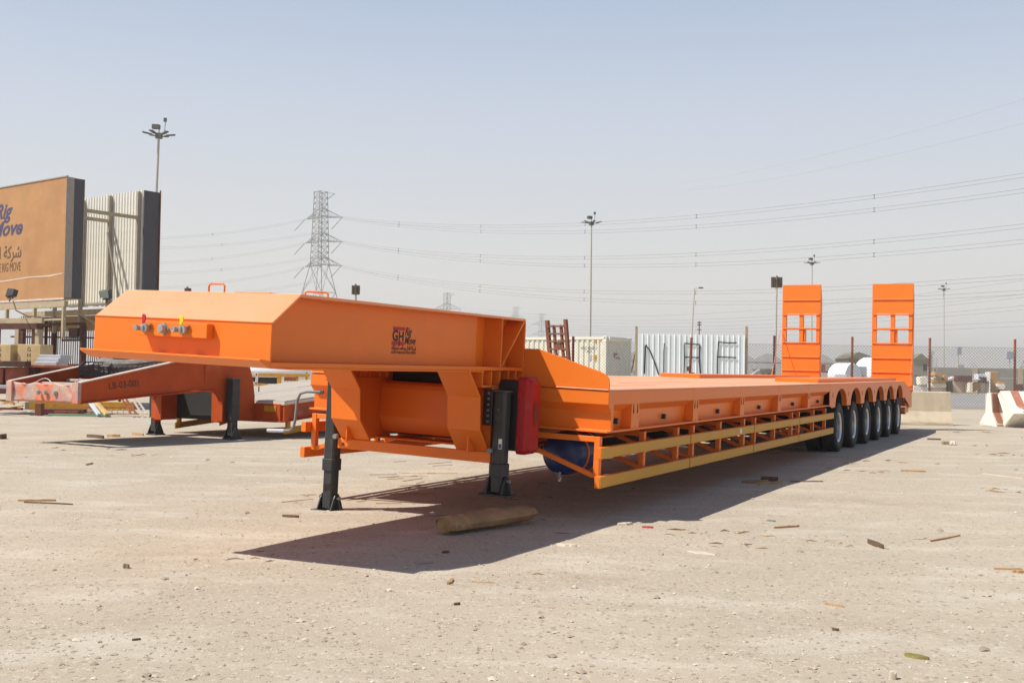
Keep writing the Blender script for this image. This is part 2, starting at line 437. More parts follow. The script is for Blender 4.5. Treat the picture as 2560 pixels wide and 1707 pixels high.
# gooseneck skin
part(MB().prism([(0, ZB - .03), (0, ZC), (.012, ZC), (.012, ZB - .03)], 'y', -YG, YG), 'front_panel')
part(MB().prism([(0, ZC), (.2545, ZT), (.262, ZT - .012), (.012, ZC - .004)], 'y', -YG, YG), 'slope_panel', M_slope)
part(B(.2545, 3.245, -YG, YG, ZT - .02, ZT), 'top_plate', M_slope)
part(B(.012, 3.262, -YG, YG, ZB - .032, ZB - .003), 'bottom_plate')
part(B(.20, 2.60, -YG + .006, YG - .006, ZB - .046, ZB - .0325), 'kingpin_plate')
part(MB().prism([(-.09, 1.268), (-.09, 1.281), (0, ZB + .006), (-.001, 1.226)], 'y', -.735, YG + .001), 'front_lip')
for s in (-1, 1):
    y = .60 * s
    part(MB().prism([(.012, ZB - .003), (.012, ZC - .01), (.262, ZT - .02), (2.63, ZT - .02), (2.63, ZB - .003)], 'y', y - .006, y + .006), 'side_web')
    part(MB().prism([(2.632, ZB - .003), (2.632, ZT - .02), (3.25, ZT - .02), (3.25, ZB - .003)], 'y', y - .05 * s - .006, y - .05 * s + .006), 'side_web')
    ya, yb = sorted((.55 * s, (YG - .003) * s))
    part(B(2.858, 2.872, ya + .008, yb, ZB - .003, ZT - .02), 'stiffener')
    part(MB().prism([(2.875, ZB), (2.895, ZB), (3.262, 1.64), (3.262, 1.655), (3.25, 1.655)], 'y', ya + .008, yb), 'diagonal_stiffener')
    # grid of short stiffeners under the gooseneck
    for x in (2.565, 2.712, 2.858, 3.010, 3.140):
        part(B(x, x + .013, ya + .01, yb, 1.118, ZB - .034), 'stiffener')
    part(B(2.565, 3.03, ya + .01, yb, 1.10, 1.117), 'stiffener_plate')
    part(B(2.60, 3.26, .585 * s - .006, .585 * s + .006, .58, ZB - .034), 'neck_web')
    part(B(2.735, 2.85, .585 * s + (.008 if s > 0 else -.13), .585 * s + (.13 if s > 0 else -.008), .60, 1.098), 'neck_post')
    y0, y1 = sorted((.42 * s, YG * s))
    part(MB().strip([(2.335, ZB - .035), (2.53, 1.022), (2.552, .762), (2.715, .582)], y0, y1, .018), 'neck_flange')
# rear plate of the gooseneck with rounded upper corner
part(MB().prism([(3.245, ZT - .001), (3.262, ZT - .004), (3.276, ZT - .014), (3.284, ZT - .035), (3.284, 1.13), (3.266, 1.13), (3.266, ZT - .04), (3.256, ZT - .019)], 'y', -YG, YG), 'rear_plate')
for s in (-1, 1):
    for z_ in (ZB + .001, ZT - .023):
        part(MB().tube([((.03 if z_ < 1.4 else .30), s * .609, z_), (1.3, s * .6095, z_ + .0005), (2.62, s * .609, z_)], .0045, 5), 'weld_bead', bev=0)
    for x_ in (2.856, 2.874): part(MB().tube([(x_, s * .562, ZB + .004), (x_, s * .562, ZT - .026)], .004, 5), 'weld_bead', bev=0)
    part(MB().tube([(2.632, s * .607, ZB + .004), (2.632, s * .607, ZT - .026)], .004, 5), 'weld_bead', bev=0)
part(MB().tube([(-.002, -.71, ZC), (-.002, .71, ZC)], .003, 5), 'weld_bead', bev=0)
# coupling panel with air couplings
cp = part(B(-.055, -.002, -.262, .276, 1.380, 1.4675), 'coupling_panel')
for yy, mt in ((-.21, M_redtag), (.105 - .01, M_yeltag)):
    o = MB(); o.lathe([(.0, -.11), (.016, -.11), (.017, -.075), (.012, -.07), (.012, -.045), (.022, -.04), (.022, -.03)], 14, 'x', (0, yy - .018, 1.425))
    o.lathe([(0, -.075), (.026, -.075), (.027, -.062), (.020, -.058), (.020, -.036)], 14, 'x', (0, yy + .018, 1.427))
    o.box(-.085, -.06, yy - .02, yy + .02, 1.410, 1.44)
    o.v = [(x - .02, y, z) for x, y, z in o.v]; c = part(o, 'air_coupling', M_cast, cp, bev=0, smooth=True)
    part(MB().prism([(yy - .002, 1.452), (yy + .014, 1.455), (yy + .026, 1.478), (yy + .024, 1.500), (yy + .008, 1.512), (yy - .004, 1.505)], 'x', -.092, -.084), 'coupling_lever', mt, cp, bev=.001)
o = MB(); o.lathe([(.0, -.078), (.022, -.078), (.026, -.07), (.026, -.05), (.022, -.048), (.022, -.036)], 18, 'x', (0, -.058, 1.426))
o.prism([(-.10, 1.426), (-.058, 1.465), (-.016, 1.426), (-.058, 1.387)], 'x', -.047, -.0355)
o.v = [(x - .02, y, z) for x, y, z in o.v]; part(o, 'electric_socket', M_cast, cp, bev=0, smooth=True)
# handles, hatch on the top
for (x0, y0, x1, y1, h) in ((.30, -.055, .27, .10, .052), (.50, .55, .56, .68, .03)):
    pth = [(x0, y0, ZT - .005), (x0, y0, ZT + h * .75), (x0 + .1 * (x1 - x0), y0 + .1 * (y1 - y0), ZT + h), (x1 - .1 * (x1 - x0), y1 - .1 * (y1 - y0), ZT + h), (x1, y1, ZT + h * .75), (x1, y1, ZT - .005)]
    part(MB().tube(pth, .0065, 8), 'grab_handle', bev=0, smooth=True)
part(B(.34, 1.2, .12, .40, ZT + .001, ZT + .010), 'hatch_cover')
part(B(.6, .67, -.30, -.22, ZT - .002, ZT + .018), 'beacon_base', M_blkpl)
# logo on the gooseneck web
lg = thing('tmp', 'x', 'x'); bpy.data.objects.remove(lg)
def FM(X, Y, Z):   # local frame on the near side web, text-x toward the rear
    a = Vector(F(X, Y, Z)); return frame(a, Vector(F(X + 1, Y, Z)) - a, Vector(F(X, Y, Z + 1)) - a)
YW = .6068
LX, LZ = 1.418, 1.346
def rectlogo(x0, x1, z0, z1, m, n): part(B(LX + x0, LX + x1, YW, YW + .001, LZ + z0, LZ + z1), n, m, bev=0)
rectlogo(.006, .160, .158, .181, M_inkred, 'logo_bar'); rectlogo(-.004, .078, .052, .080, M_inkred, 'logo_bar'); rectlogo(.098, .152, .052, .080, M_inkred, 'logo_bar')
text('logo_letter', 'G', .105, M_ink, TR, FM(LX + .000, YW + .001, LZ + .084), .0006, bold=.004, sx=.95)
rectlogo(.082, .098, .050, .152, M_ink, 'logo_letter'); rectlogo(.128, .146, .084, .152, M_ink, 'logo_letter'); rectlogo(.0985, .1275, .108, .124, M_ink, 'logo_letter')
text('logo_script', 'Rig', .082, M_ink, TR, FM(LX + .158, YW + .001, LZ + .126), .0006, shear=.35, bold=.001, sx=.8)
text('logo_script', 'Move', .082, M_ink, TR, FM(LX + .156, YW + .001, LZ + .062), .0006, shear=.35, bold=.001, sx=.78)
AR = '\ufe8e\ufee7\ufeae\ufea3\ufed4\ufedf\ufe8d \ufe90\ufeb4\ufee3\ufe8d\ufed3\ufe96'   # faint Arabic company line
text('logo_arabic', '\ufeda\ufbf3\ufeae\ufea4\ufe97\u0020\ufebc\ufe8e\ufea4\ufea0\ufede\ufea8\ufedf\ufe8d \ufe94\ufedb\ufeae\ufeb7', .044, M_ink, TR, FM(LX - .004, YW + .001, LZ + .022), .0006, bold=.0004, sx=.72)
text('logo_caption', 'GULF HAULAGE RIG MOVE', .027, M_ink, TR, FM(LX - .004, YW + .001, LZ - .006), .0006, sx=.98)

# landing legs
def leg(s, base, bottom_outer):
    xc, yc = 2.75, (.80 if s > 0 else -.83)
    w = .057
    def sq(z0, z1, h, x=xc, y=yc, ch=.3):
        c = h * ch
        pl = [(x - h + c, y - h), (x + h - c, y - h), (x + h, y - h + c), (x + h, y + h - c), (x + h - c, y + h), (x - h + c, y + h), (x - h, y + h - c), (x - h, y - h + c)]
        return MB().prism(pl, 'z', z0, z1)
    L0 = part(sq(bottom_outer + .10, 1.068, w), 'landing_leg', M_blk, bev=.003)
    part(sq(1.069, 1.080, w + .012), 'leg_cap', M_cap, L0)
    part(sq(bottom_outer, bottom_outer + .10, w + .010), 'leg_collar', M_blk, L0)
    part(sq(base + .03, bottom_outer + .05, w - .004), 'inner_tube', M_blk, L0)
    ft = MB(); ft.box(xc - .09, xc + .09, yc - .135, yc + .135, base, base + .016)
    part(ft, 'foot', M_blk, L0)
    for q in (-1, 1):
        yq = yc + q * .070
        lug = MB().prism([(yq - .001, base + .014), (yq + q * .060, base + .016), (yq + q * .03, base + .11), (yq + q * .012, base + .155), (yq - q * .004, base + .155)][:: (1 if q > 0 else -1)], 'x', xc - .012, xc + .012)
        part(lug, 'foot_gusset', M_blk, L0)
        lug = MB().prism([(xc - .09, base + .016), (xc + .09, base + .016), (xc + .045, base + .12), (xc + .02, base + .155), (xc - .02, base + .155), (xc - .045, base + .12)], 'y', yq - .007, yq + .007)
        part(lug, 'foot_lug', M_blk, L0)
    part(MB().tube([(xc, yc - .105, base + .12), (xc, yc + .105, base + .12)], .016, 10), 'foot_pin', M_grey, L0, bev=0, smooth=True)
    # mounting bracket with bolts on the inner side
    yi = sorted((s * .66, s * .742))
    part(B(xc - .06, xc + .06, yi[0], yi[1], .80, 1.085), 'mounting_bracket', M_blk, L0)
    for k in range(6):
        part(MB().tube([(xc - .070, s * .71, .83 + k * .045), (xc - .06, s * .71, .83 + k * .045)], .010, 8), 'bolt', M_grey, L0, bev=0)
    part(MB().tube([(xc - .09, s * .75, .60), (xc - .055, s * .75, .60)], .022, 10), 'pivot_bolt', M_grey, L0, bev=0)
    return L0
LL = leg(-1, -.056, .30)
RL = leg(1, .245, .40)
part(B(2.690, 2.6925, .815, .845, .62, .70), 'maker_label', M_white, RL, bev=0)
part(B(2.6895, 2.6905, .818, .842, .625, .66), 'label_print', mat('purple_print', lin('4a4470'), .5), RL, bev=0)
part(MB().tube([(2.694, .80, .93), (2.684, .80, .93)], .005, 6), 'stud', M_grey, RL, bev=0)
part(B(2.70, 2.745, -.742, .742, .50, .585), 'leg_brace')
part(MB().tube([(2.685, -.685, .54), (2.70, -.685, .54)], .013, 8), 'brace_bolt', M_rust, bev=0)
# crank handle
part(MB().tube([(2.60, -.86, .972), (2.50, -.80, .975)], .02, 10), 'crank_socket', M_grey, bev=0, smooth=True)
cr = [(2.5, -.80, .975), (2.45, -.90, .975), (2.45, -.97, .955), (2.45, -1.0, .90), (2.45, -1.01, .74), (2.45, -1.025, .67), (2.45, -1.06, .635), (2.45, -1.12, .628)]
ck = part(MB().tube(cr, .0125, 10), 'crank', M_grey, bev=0, smooth=True)
part(MB().tube([(2.45, -1.12, .628), (2.45, -1.30, .618)], .0165, 12), 'crank_grip', M_lgrey, ck, bev=0, smooth=True)

# extinguisher cabinet
cab = part(MB().prism([(2.83, .60), (2.83, 1.13), (2.86, 1.165), (3.04, 1.165), (3.04, .60)], 'y', .72, .893), 'cabinet_body', M_blkpl, bev=.006)
for z in (.69, .82, .95, 1.04): part(B(2.826, 3.044, .724, .888, z, z + .008), 'cabinet_rib', M_blkpl, cab, bev=.001)
rd_ = MB()
def ringY(y, dx, dz0, dz1): return [(2.825 + dx, y, .575 + dz0), (3.045 - dx, y, .575 + dz0), (3.045, y, .60 + dz0 * .5), (3.045, y, 1.165 - dz1), (3.045 - dx, y, 1.195 - dz1), (2.825 + dx, y, 1.195 - dz1), (2.825, y, 1.165 - dz1), (2.825, y, .60 + dz0 * .5)]
r0 = ringY(.895, .02, 0, 0); r1 = ringY(.965, .02, .0, .0); r2 = [(x + (.03 if x < 2.93 else -.03), 1.008, z + (.03 if z < .9 else -.035)) for x, y, z in r1]
rd_.add(r0 + r1 + r2, [tuple(range(8))[::-1], tuple(range(16, 24))] + [(i, (i + 1) % 8, 8 + (i + 1) % 8, 8 + i) for i in range(8)] + [(8 + i, 8 + (i + 1) % 8, 16 + (i + 1) % 8, 16 + i) for i in range(8)])
dr = part(rd_, 'cabinet_door', M_redpl, cab, bev=.006)
ov = MB().prism([(2.94 + .038 * math.cos(a * math.pi / 10), .90 + .095 * math.sin(a * math.pi / 10)) for a in range(20)], 'y', 1.0085, 1.012)
part(ov, 'door_emblem', mat('dark_red_emblem', (.16, .03, .02), .5), dr, bev=0)
for z in (.66, 1.02): part(B(2.812, 2.826, .90, .93, z, z + .07), 'door_latch', M_redpl, dr)

# deck: front bulkhead wings, front beam, side beams, plates
XD = 3.27; ZD = 1.122
for s in (-1, 1):
    part(MB().prism([(s * .716, ZD + .001), (s * .716, 1.424), (s * .85, 1.426), (s * 1.42, 1.262), (s * 1.465, 1.243), (s * 1.492, 1.212), (s * 1.50, 1.17), (s * 1.50, ZD + .001)], 'x', XD, XD + .012), 'bulkhead_wing')
prof_out = [(0, ZD - .014), (0, .998), (-.085, .935), (-.098, .785), (0, .785), (0, .768), (-.16, .768), (-.16, ZD - .014)]
# front beam (profile facing forward)
for y0, y1 in ((-1.5, -.7155), (.7155, 1.5)):
    part(MB().prism([(XD - p[0] * .75, p[1]) for p in prof_out], 'y', y0, y1), 'front_beam')
part(MB().tube([(XD - .004, -1.495, ZD - .004), (XD - .004, -.72, ZD - .004)], .006, 6), 'weld_bead', bev=0)
part(MB().tube([(XD - .004, .72, ZD - .004), (XD - .004, 1.495, ZD - .004)], .006, 6), 'weld_bead', bev=0)
part(MB().prism([(3.06, .78), (3.07, 1.03), (3.085, 1.065), (3.12, 1.085), (3.20, 1.09), (3.20, 1.07), (3.12, 1.06), (3.10, 1.03), (3.095, .78), (3.16, .64), (3.13, .64)], 'y', -.577, .577), 'front_cross_panel')
part(B(3.246, 3.262, -.577, .577, .62, ZB - .034), 'gap_shade_plate', M_dark)  # added dark plate, paints the shade in the gap under the gooseneck
part(B(3.02, 3.24, -.577, .577, .585, .60), 'cross_flange')
st = [3.40, 5.507, 7.235, 9.02, 10.80, 12.362]
for s in (-1, 1):
    def YS(v): return s * (1.5 + v)
    for i in range(5):
        x0 = 3.345 if i == 0 else st[i] + .002; x1 = st[i + 1] - .002
        pl = [(YS(p[0]), p[1]) for p in prof_out]
        part(MB().prism(pl, 'x', x0, x1), 'side_beam')
        # outrigger box flush with the fascia, two teardrop slots
        bx0, bx1 = (3.80, 3.985) if i == 0 else (st[i] + .003, st[i] + .17)
        y0, y1 = sorted((YS(-.15), YS(.0)))
        ob = part(B(bx0, bx1, y0, y1, .786, 1.004), 'outrigger_box')
        for xx in (bx0 + .045, bx1 - .045):
            ya, yb = sorted((YS(-.002), YS(.0015)))
            part(MB().prism([(xx - .014, .925), (xx - .008, .913), (xx + .008, .913), (xx + .014, .925), (xx + .004, .995), (xx - .004, .995)], 'y', ya, yb), 'slot', M_dark, ob, bev=0)
        part(MB().tube([(bx0 + .09, YS(-.004), .80), (bx0 + .09, YS(.001), .80)], .007, 8), 'drain_hole', M_dark, ob, bev=0)
        hx = (3.64, 4.855, 6.61, 8.375, 10.19, 11.855)
        for h_ in ([hx[0], hx[1]] if i == 0 else [hx[i + 1]]):
            hk = part(MB().tube([(h_, YS(-.10), .85), (h_, YS(-.062), .85)], .025, 14), 'side_lamp', M_blk, bev=0, smooth=True)
            part(MB().tube([(h_, YS(-.062), .85), (h_, YS(-.054), .85)], .021, 14), 'lamp_lens', M_cap_bl, hk, bev=0)
    y0, y1 = sorted((YS(-.097), YS(-.094)))
    if s > 0: part(B(4.07, 4.20, y0, y1, .805, .925), 'maker_label', M_white, bev=0)
    if s > 0:
        for k in range(6): part(B(4.085, 4.185, y1 + .0005, y1 + .001, .82 + k * .016, .826 + k * .016), 'label_print', M_lgrey, bev=0)
# fender section with six arches
AX = [13.337 + 1.3557 * i for i in range(6)]
for s in (-1, 1):
    top = [(12.365, ZD - .012), (20.75, ZD - .012 + .012), (22.15, .89), (22.15, .50), (21.9, .50), (21.0, .74)]
    low = []
    for i, ax in reversed(list(enumerate(AX))):
        pts = [(ax + .50 * math.cos(a), .745 + .288 * math.sin(a) ** .9) for a in np.linspace(.0, math.pi, 17)]
        low += pts
    low += [(12.60, .735), (12.40, .768)]
    part(MB().prism(top + low, 'y', *sorted((s * 1.488, s * 1.5))), 'fender_panel', bev=0)
    for i in range(6):     # fender liner (arched) inside
        ax = AX[i]
        arc = [(ax + .50 * math.cos(a), .745 + .288 * max(0, math.sin(a)) ** .9) for a in np.linspace(0, math.pi, 15)]
        mb = MB(); n = len(arc)
        mb.add([(x, s * 1.487, z) for x, z in arc] + [(x, s * 1.42, z) for x, z in arc], [(k, k + 1, n + k + 1, n + k) for k in range(n - 1)])
        wa_ = part(mb, 'wheel_arch', bev=0, smooth=True)
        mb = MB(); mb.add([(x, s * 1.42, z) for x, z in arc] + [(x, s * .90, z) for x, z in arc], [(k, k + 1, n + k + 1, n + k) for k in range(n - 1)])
        part(mb, 'arch_shade_liner', M_dark, wa_, bev=0, smooth=True)  # inner arch coloured near-black as painted shade
        for xx in (ax - .72 - .025, ax - .72 + .025):
            part(MB().prism([(xx - .007, .90), (xx + .007, .90), (xx + .005, .975), (xx - .005, .975)], 'y', *sorted((s * 1.4995, s * 1.5015))), 'slot', M_dark, bev=0)
        part(MB().tube([(ax + .678, s * 1.485, .70), (ax + .678, s * 1.50, .70)], .022, 10), 'marker_lamp', M_amber, bev=0)
        part(B(ax + .66, ax + .70, *sorted((s * 1.46, s * 1.485)), .67, .75), 'lamp_bracket', M_dark, bev=0)
    # raised cover plates above the rear tyres
    part(B(12.45, 21.0, *sorted((s * .62, s * 1.30)), ZD, ZD + .062), 'tyre_cover_plate')
    part(MB().prism([(20.75, ZD + .002), (22.15, .89), (22.15, .86), (20.75, ZD - .04)], 'y', *sorted((s * .55, s * 1.486))), 'beaver_tail')
    part(B(21.3, 21.9, *sorted((s * 1.2, s * 1.46)), .39, .50), 'lamp_box')
    part(B(21.86, 21.9, *sorted((s * 1.20, s * 1.4)), .34, .39), 'lamp_bracket', M_blk)
    part(MB().bar((21.0, s * 1.40, .70), (21.9, s * 1.46, .50), .03), 'tail_brace')
    part(MB().tube([(20.95, s * 1.35, .62), (21.05, s * 1.47, .62)], .05, 10), 'relay_valve', M_rust, bev=0)
part(B(22.02, 22.14, -1.486, 1.486, .52, .86), 'rear_beam')
# deck plates (long plates side by side with open joints)
ys = np.linspace(-1.497, 1.497, 8)
xs = [3.285, 5.6, 8.0, 10.4, 12.44]
for i in range(7):
    for j in range(4):
        dz = random.uniform(-.0015, .0015)
        part(B(xs[j] + .002, xs[j + 1] - .002, ys[i] + .003, ys[i + 1] - .003, ZD - .012 + dz, ZD + dz), 'deck_plate', M_deck, bev=.001)
part(B(3.30, 12.43, -1.33, 1.33, ZD - .03, ZD - .016), 'under_sheet', bev=0)
part(B(12.44, 20.76, -1.486, -1.302, ZD - .014, ZD), 'deck_plate', M_deck)
part(B(12.44, 20.76, 1.302, 1.486, ZD - .014, ZD), 'deck_plate', M_deck)
part(B(12.44, 20.76, -1.30, 1.30, ZD - .014, ZD - .001), 'deck_plate', M_deck)
# chassis below
for s in (-1, 1):
    y0, y1 = sorted((s * .42, s * .62))
    mb = MB(); mb.box(3.30, 21.9, y0, y1, .56, .58); mb.box(3.30, 21.9, y0, y1, 1.05, 1.07); mb.box(3.30, 21.9, s * .52 - .008, s * .52 + .008, .58, 1.05)
    part(mb, 'chassis_beam', bev=0)
for k in range(24):
    x = 3.9 + k * .38
    if x < 12.5: part(B(x, x + .05, -1.33, 1.33, ZD - .16, ZD - .032), 'cross_member', bev=0)
# axles, suspension, wheels
mb = MB()
def tyre(mb):
    mb.lathe([(.285, -.105), (.31, -.132), (.38, -.148), (.44, -.146), (.468, -.135), (.482, -.12), (.488, -.10), (.489, 0), (.488, .10), (.482, .12), (.468, .135), (.44, .146), (.38, .148), (.31, .132), (.285, .105)], 48)
    for g in (-.07, -.035, 0, .035, .07): pass
    n = 60
    for k in range(n):
        a = 2 * math.pi * k / n
        for sgn in (-1, 1):
            c, s_ = math.cos(a), math.sin(a); c2, s2 = math.cos(a + .055), math.sin(a + .055)
            r0, r1 = .482, .497
            y0, y1 = (sgn * .085, sgn * .128)
            mb.add([(r0 * c, y0, r0 * s_), (r0 * c2, y0, r0 * s2), (r0 * c2, y1, r0 * s2), (r0 * c, y1, r0 * s_), (r1 * c, y0, r1 * s_), (r1 * c2, y0, r1 * s2), (r1 * c2, y1 * .97, r1 * s2), (r1 * c, y1 * .97, r1 * s_)],
                   [(0, 3, 2, 1), (4, 5, 6, 7), (0, 1, 5, 4), (1, 2, 6, 5), (2, 3, 7, 6), (3, 0, 4, 7)])
    for yy in (-.055, 0, .055):
        mb.lathe([(.485, yy - .018), (.495, yy - .015), (.495, yy + .015), (.485, yy + .018)], 48)
    return mb
tyre_o = tyre(MB()).build('tyre', M_rub, smooth=True)
rimm = MB().lathe([(.298, .118), (.300, .128), (.288, .126), (.262, .10), (.255, .04), (.245, -.02), (.20, -.03), (.17, -.025), (.165, -.005), (.11, 0)], 40)
for k in range(10):
    a = 2 * math.pi * k / 10
    rimm.tube([(.14 * math.cos(a), .0, .14 * math.sin(a)), (.14 * math.cos(a), .028, .14 * math.sin(a))], .013, 6)
rim_o = rimm.build('rim', M_rim, smooth=True)
rim_b = MB().lathe([(.298, -.118), (.300, -.128), (.288, -.126), (.262, -.10), (.25, .05), (.10, .06)], 32).build('rim', M_rim, smooth=True)
hub_o = MB().lathe([(.12, -.02), (.115, .06), (.09, .10), (.0, .105)], 20).build('hub', M_hub, smooth=True)
protos = [tyre_o, rim_o, rim_b, hub_o]
for o in protos: o.data.transform(Matrix.Diagonal((.805, .80, .805, 1)))
RW = .400
for i, ax in enumerate(AX):
    for s in (-1, 1):
        for yy, outer in ((1.372, True), (1.10, False)):
            p = F(ax, s * yy, RW)
            w = bpy.data.objects.new('wheel', None); COL.objects.link(w); w.empty_display_size = .2
            w.parent = TR; w.location = (p[0], p[1], RW - .004)
            w.rotation_euler = (0, random.uniform(0, 6), 0)
            copy_of(tyre_o, w)
            if outer:
                q = copy_of(rim_o, w); q.rotation_euler = (0, 0, math.pi if s > 0 else 0)
                q = copy_of(hub_o, w); q.rotation_euler = (0, 0, math.pi if s > 0 else 0)
            else:
                q = copy_of(rim_b, w); q.rotation_euler = (0, 0, math.pi if s > 0 else 0)
    a = MB().tube([(ax, -.95, .41), (ax, .95, .41)], .075, 12)
    part(a, 'axle', M_blk, bev=0, smooth=True)
    for s in (-1, 1):
        part(MB().prism([(ax - .5, .72), (ax - .25, .63), (ax, .60), (ax + .25, .63), (ax + .5, .72), (ax + .25, .70), (ax, .68), (ax - .25, .70)], 'y', *sorted((s * .60, s * .70))), 'leaf_spring', M_blk, bev=0)
for o in protos: bpy.data.objects.remove(o)
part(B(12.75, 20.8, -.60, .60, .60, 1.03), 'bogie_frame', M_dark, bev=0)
# blue air tank at the front near side
tk = part(MB().lathe([(0, -.03), (.10, -.022), (.165, .0), (.185, .03), (.19, .06), (.19, .50), (.165, .55), (.0, .58)], 36, 'x', (3.63, .93, .535)), 'air_tank', M_blue, bev=0, smooth=True)
for xx in (3.80, 4.02): part(MB().lathe([(.192, -.018), (.197, -.016), (.197, .016), (.192, .018)], 36, 'x', (xx, .93, .535)), 'tank_strap', M_or, tk, bev=0)
part(MB().lathe([(0, -.04), (.022, -.04), (.022, .0)], 12, 'x', (3.61, .965, .685)), 'tank_port', M_white, tk, bev=0)
vb = MB().tube([(3.60, .945, .38), (3.60, .945, .30)], .012, 8); vb.tube([(3.585, .90, .375), (3.585, .985, .35)], .008, 6); vb.tube([(3.60, .93, .335), (3.56, .975, .33)], .01, 6)
part(vb, 'drain_valve', M_cast, tk, bev=0)
# spare wheels slung under the deck
for xx, yy in ((6.9, -.1), (9.3, .1)):
    part(MB().lathe([(.29, -.13), (.44, -.14), (.49, -.11), (.49, .11), (.44, .14), (.29, .13), (.29, -.13)], 32, 'z', (xx, yy, .50)), 'spare_tyre', M_rub, bev=0, smooth=True)
for xx in (5.6, 8.0):
    part(MB().lathe([(0, -.45), (.12, -.44), (.15, -.40), (.15, .40), (.12, .44), (0, .45)], 20, 'y', (xx, .0, .48)), 'air_reservoir', M_blk, bev=0, smooth=True)
part(B(4.9, 12.2, -.40, -.38, .60, 1.04), 'centre_web', bev=0)

# side underrun rails with their carrier frames
rx = [3.165, 5.455, 7.875, 10.29, 12.755]
for s in (-1, 1):
    for (z0, z1) in ((.33, .425), (.565, .657)):
        for k in range(4):
            a, b_ = rx[k] + (.0 if k == 0 else .012), rx[k + 1] - .012
            g = part(B(a, b_, *sorted((s * 1.449, s * 1.498)), z0, z1), 'side_rail')
            part(B(a + .004, b_ - .004, *sorted((s * 1.4985, s * 1.503)), z0 + .004, z1 - .004), 'rail_facing', M_ochre, g, bev=0)
    for x in (3.25, 4.28, 5.21, 5.70, 6.65, 7.62, 8.12, 9.09, 10.07, 10.50, 11.47, 12.35):
        part(B(x, x + .05, *sorted((s * 1.398, s * 1.448)), .40, .735), 'rail_post')
        part(B(x + .005, x + .045, *sorted((s * .64, s * 1.397)), .690, .735), 'rail_arm')
        part(MB().bar((x + .025, s * 1.397, .415), (x + .025, s * .66, .66), .038), 'rail_brace')
part(B(7.25, 7.33, 1.5035, 1.505, .585, .635), 'rail_label', M_white, bev=0)

# rear ramps, upright
def ramp(s):
    yc = 1.065 * s; hw = .463
    x0 = 21.98
    rp = part(B(x0, x0 + .012, yc - hw, yc + hw, 2.69, 3.395), 'ramp_skin')
    rp.name = 'ramp'
    def P(mb, n, m=M_or, bev=.003): return part(mb, n, m, rp, bev=bev)
    P(B(x0, x0 + .012, yc - hw, yc + hw, .86, 1.965), 'ramp_plate')
    for yy in (-hw, hw - .012):
        P(MB().prism([(x0 + .013, .86), (x0 + .18, .86), (x0 + .20, 1.4), (x0 + .20, 3.0), (x0 + .05, 3.395), (x0 + .013, 3.395)], 'y', yc + yy, yc + yy + .012), 'ramp_side')
    for (a, c, dz) in ((-hw + .013, -hw + .10, 0), (-.045, .05, 0), (hw - .10, hw - .013, 0)):
        P(B(x0 + .001, x0 + .012, yc + a, yc + c, 1.966, 2.689), 'ramp_stile')
        P(B(x0 + .013, x0 + .12, yc + c - .012, yc + c, 1.966, 2.689), 'ramp_web')
    P(B(x0 + .03, x0 + .16, yc + .04, yc + .10, 1.97, 2.33), 'ramp_web')
    for z in (3.02, 2.665, 2.325, 1.985, 1.635, 1.305, 1.0):
        P(MB().tube([(x0 - .012, yc - hw + .02, z), (x0 - .012, yc + hw - .02, z)], .016, 8), 'cleat', bev=0)
    P(B(x0 + .013, x0 + .06, yc - hw + .013, yc + hw - .013, 2.30, 2.35), 'ramp_web')
    return rp
for s in (-1, 1):
    rp = ramp(s)
    # chain from the ramp side forward to the deck edge
    ya = s * (1.065 + .49) if s > 0 else -1.065 - .49
    p0 = Vector((21.93, ya, 2.27)); p1 = Vector((20.95 if s < 0 else 21.7, s * 1.52, 1.03 if s > 0 else 1.10)); n = 46
    mb = MB()
    for k in range(n):
        c = p0.lerp(p1, k / (n - 1)); d = (p1 - p0).normalized(); e = Vector((1, 0, 0)) if k % 2 else Vector((0, 1, 0))
        e = (e - d * e.dot(d)).normalized()
        loop = [c + d * .021 * math.cos(a) + e * .012 * math.sin(a) for a in np.linspace(0, 2 * math.pi, 9)]
        mb.tube(loop, .0042, 5, caps=False)
    part(mb, 'chain', mat('pale_orange_chain', lin('d88a66'), .5, var=.2), bev=0)

# ------------------------------------------------------------------ log and ground clutter near the trailer
def lumpy_log(name, p0, p1, r, seed, m, n=14, flat=.85):
    rr = random.Random(seed); p0 = Vector(p0); p1 = Vector(p1); L_ = (p1 - p0).length; d = (p1 - p0).normalized()
    a = Vector((-d.y, d.x, 0)).normalized(); up = Vector((0, 0, 1)); mb = MB(); mseg = 14
    ph = [rr.uniform(0, 6) for _ in range(6)]
    for i in range(mseg + 1):
        t_ = i / mseg; c = p0 + d * L_ * t_
        rad = r * (1 - .18 * abs(t_ - .45)) * (.86 if i in (0, mseg) else 1)
        for k in range(n):
            an = 2 * math.pi * k / n
            q = rad * (1 + .13 * math.sin(2 * an + ph[0]) + .09 * math.sin(3 * an + ph[1] + t_ * 2) + .035 * math.sin(7 * an + ph[2] + 3 * t_) + rr.uniform(-.008, .008))
            off = rr.uniform(-.022, .022) if i in (0, mseg) else 0
            mb.v.append(tuple(c + d * off + a * q * math.cos(an) + up * (q * flat * math.sin(an))))
    for i in range(mseg):
        for k in range(n): mb.f.append((i * n + k, i * n + (k + 1) % n, (i + 1) * n + (k + 1) % n, (i + 1) * n + k))
    mb.f.append(tuple(range(n))[::-1]); mb.f.append(tuple(mseg * n + k for k in range(n)))
    return mb.build(name, m, smooth=True)
a, c = Vector((-.49, 8.06, .068)), Vector((.155, 8.82, .074))
tag(lumpy_log('log', a, c, .092, 3, M_wood), 'short weathered brown log lying in the shade under the gooseneck', 'log')

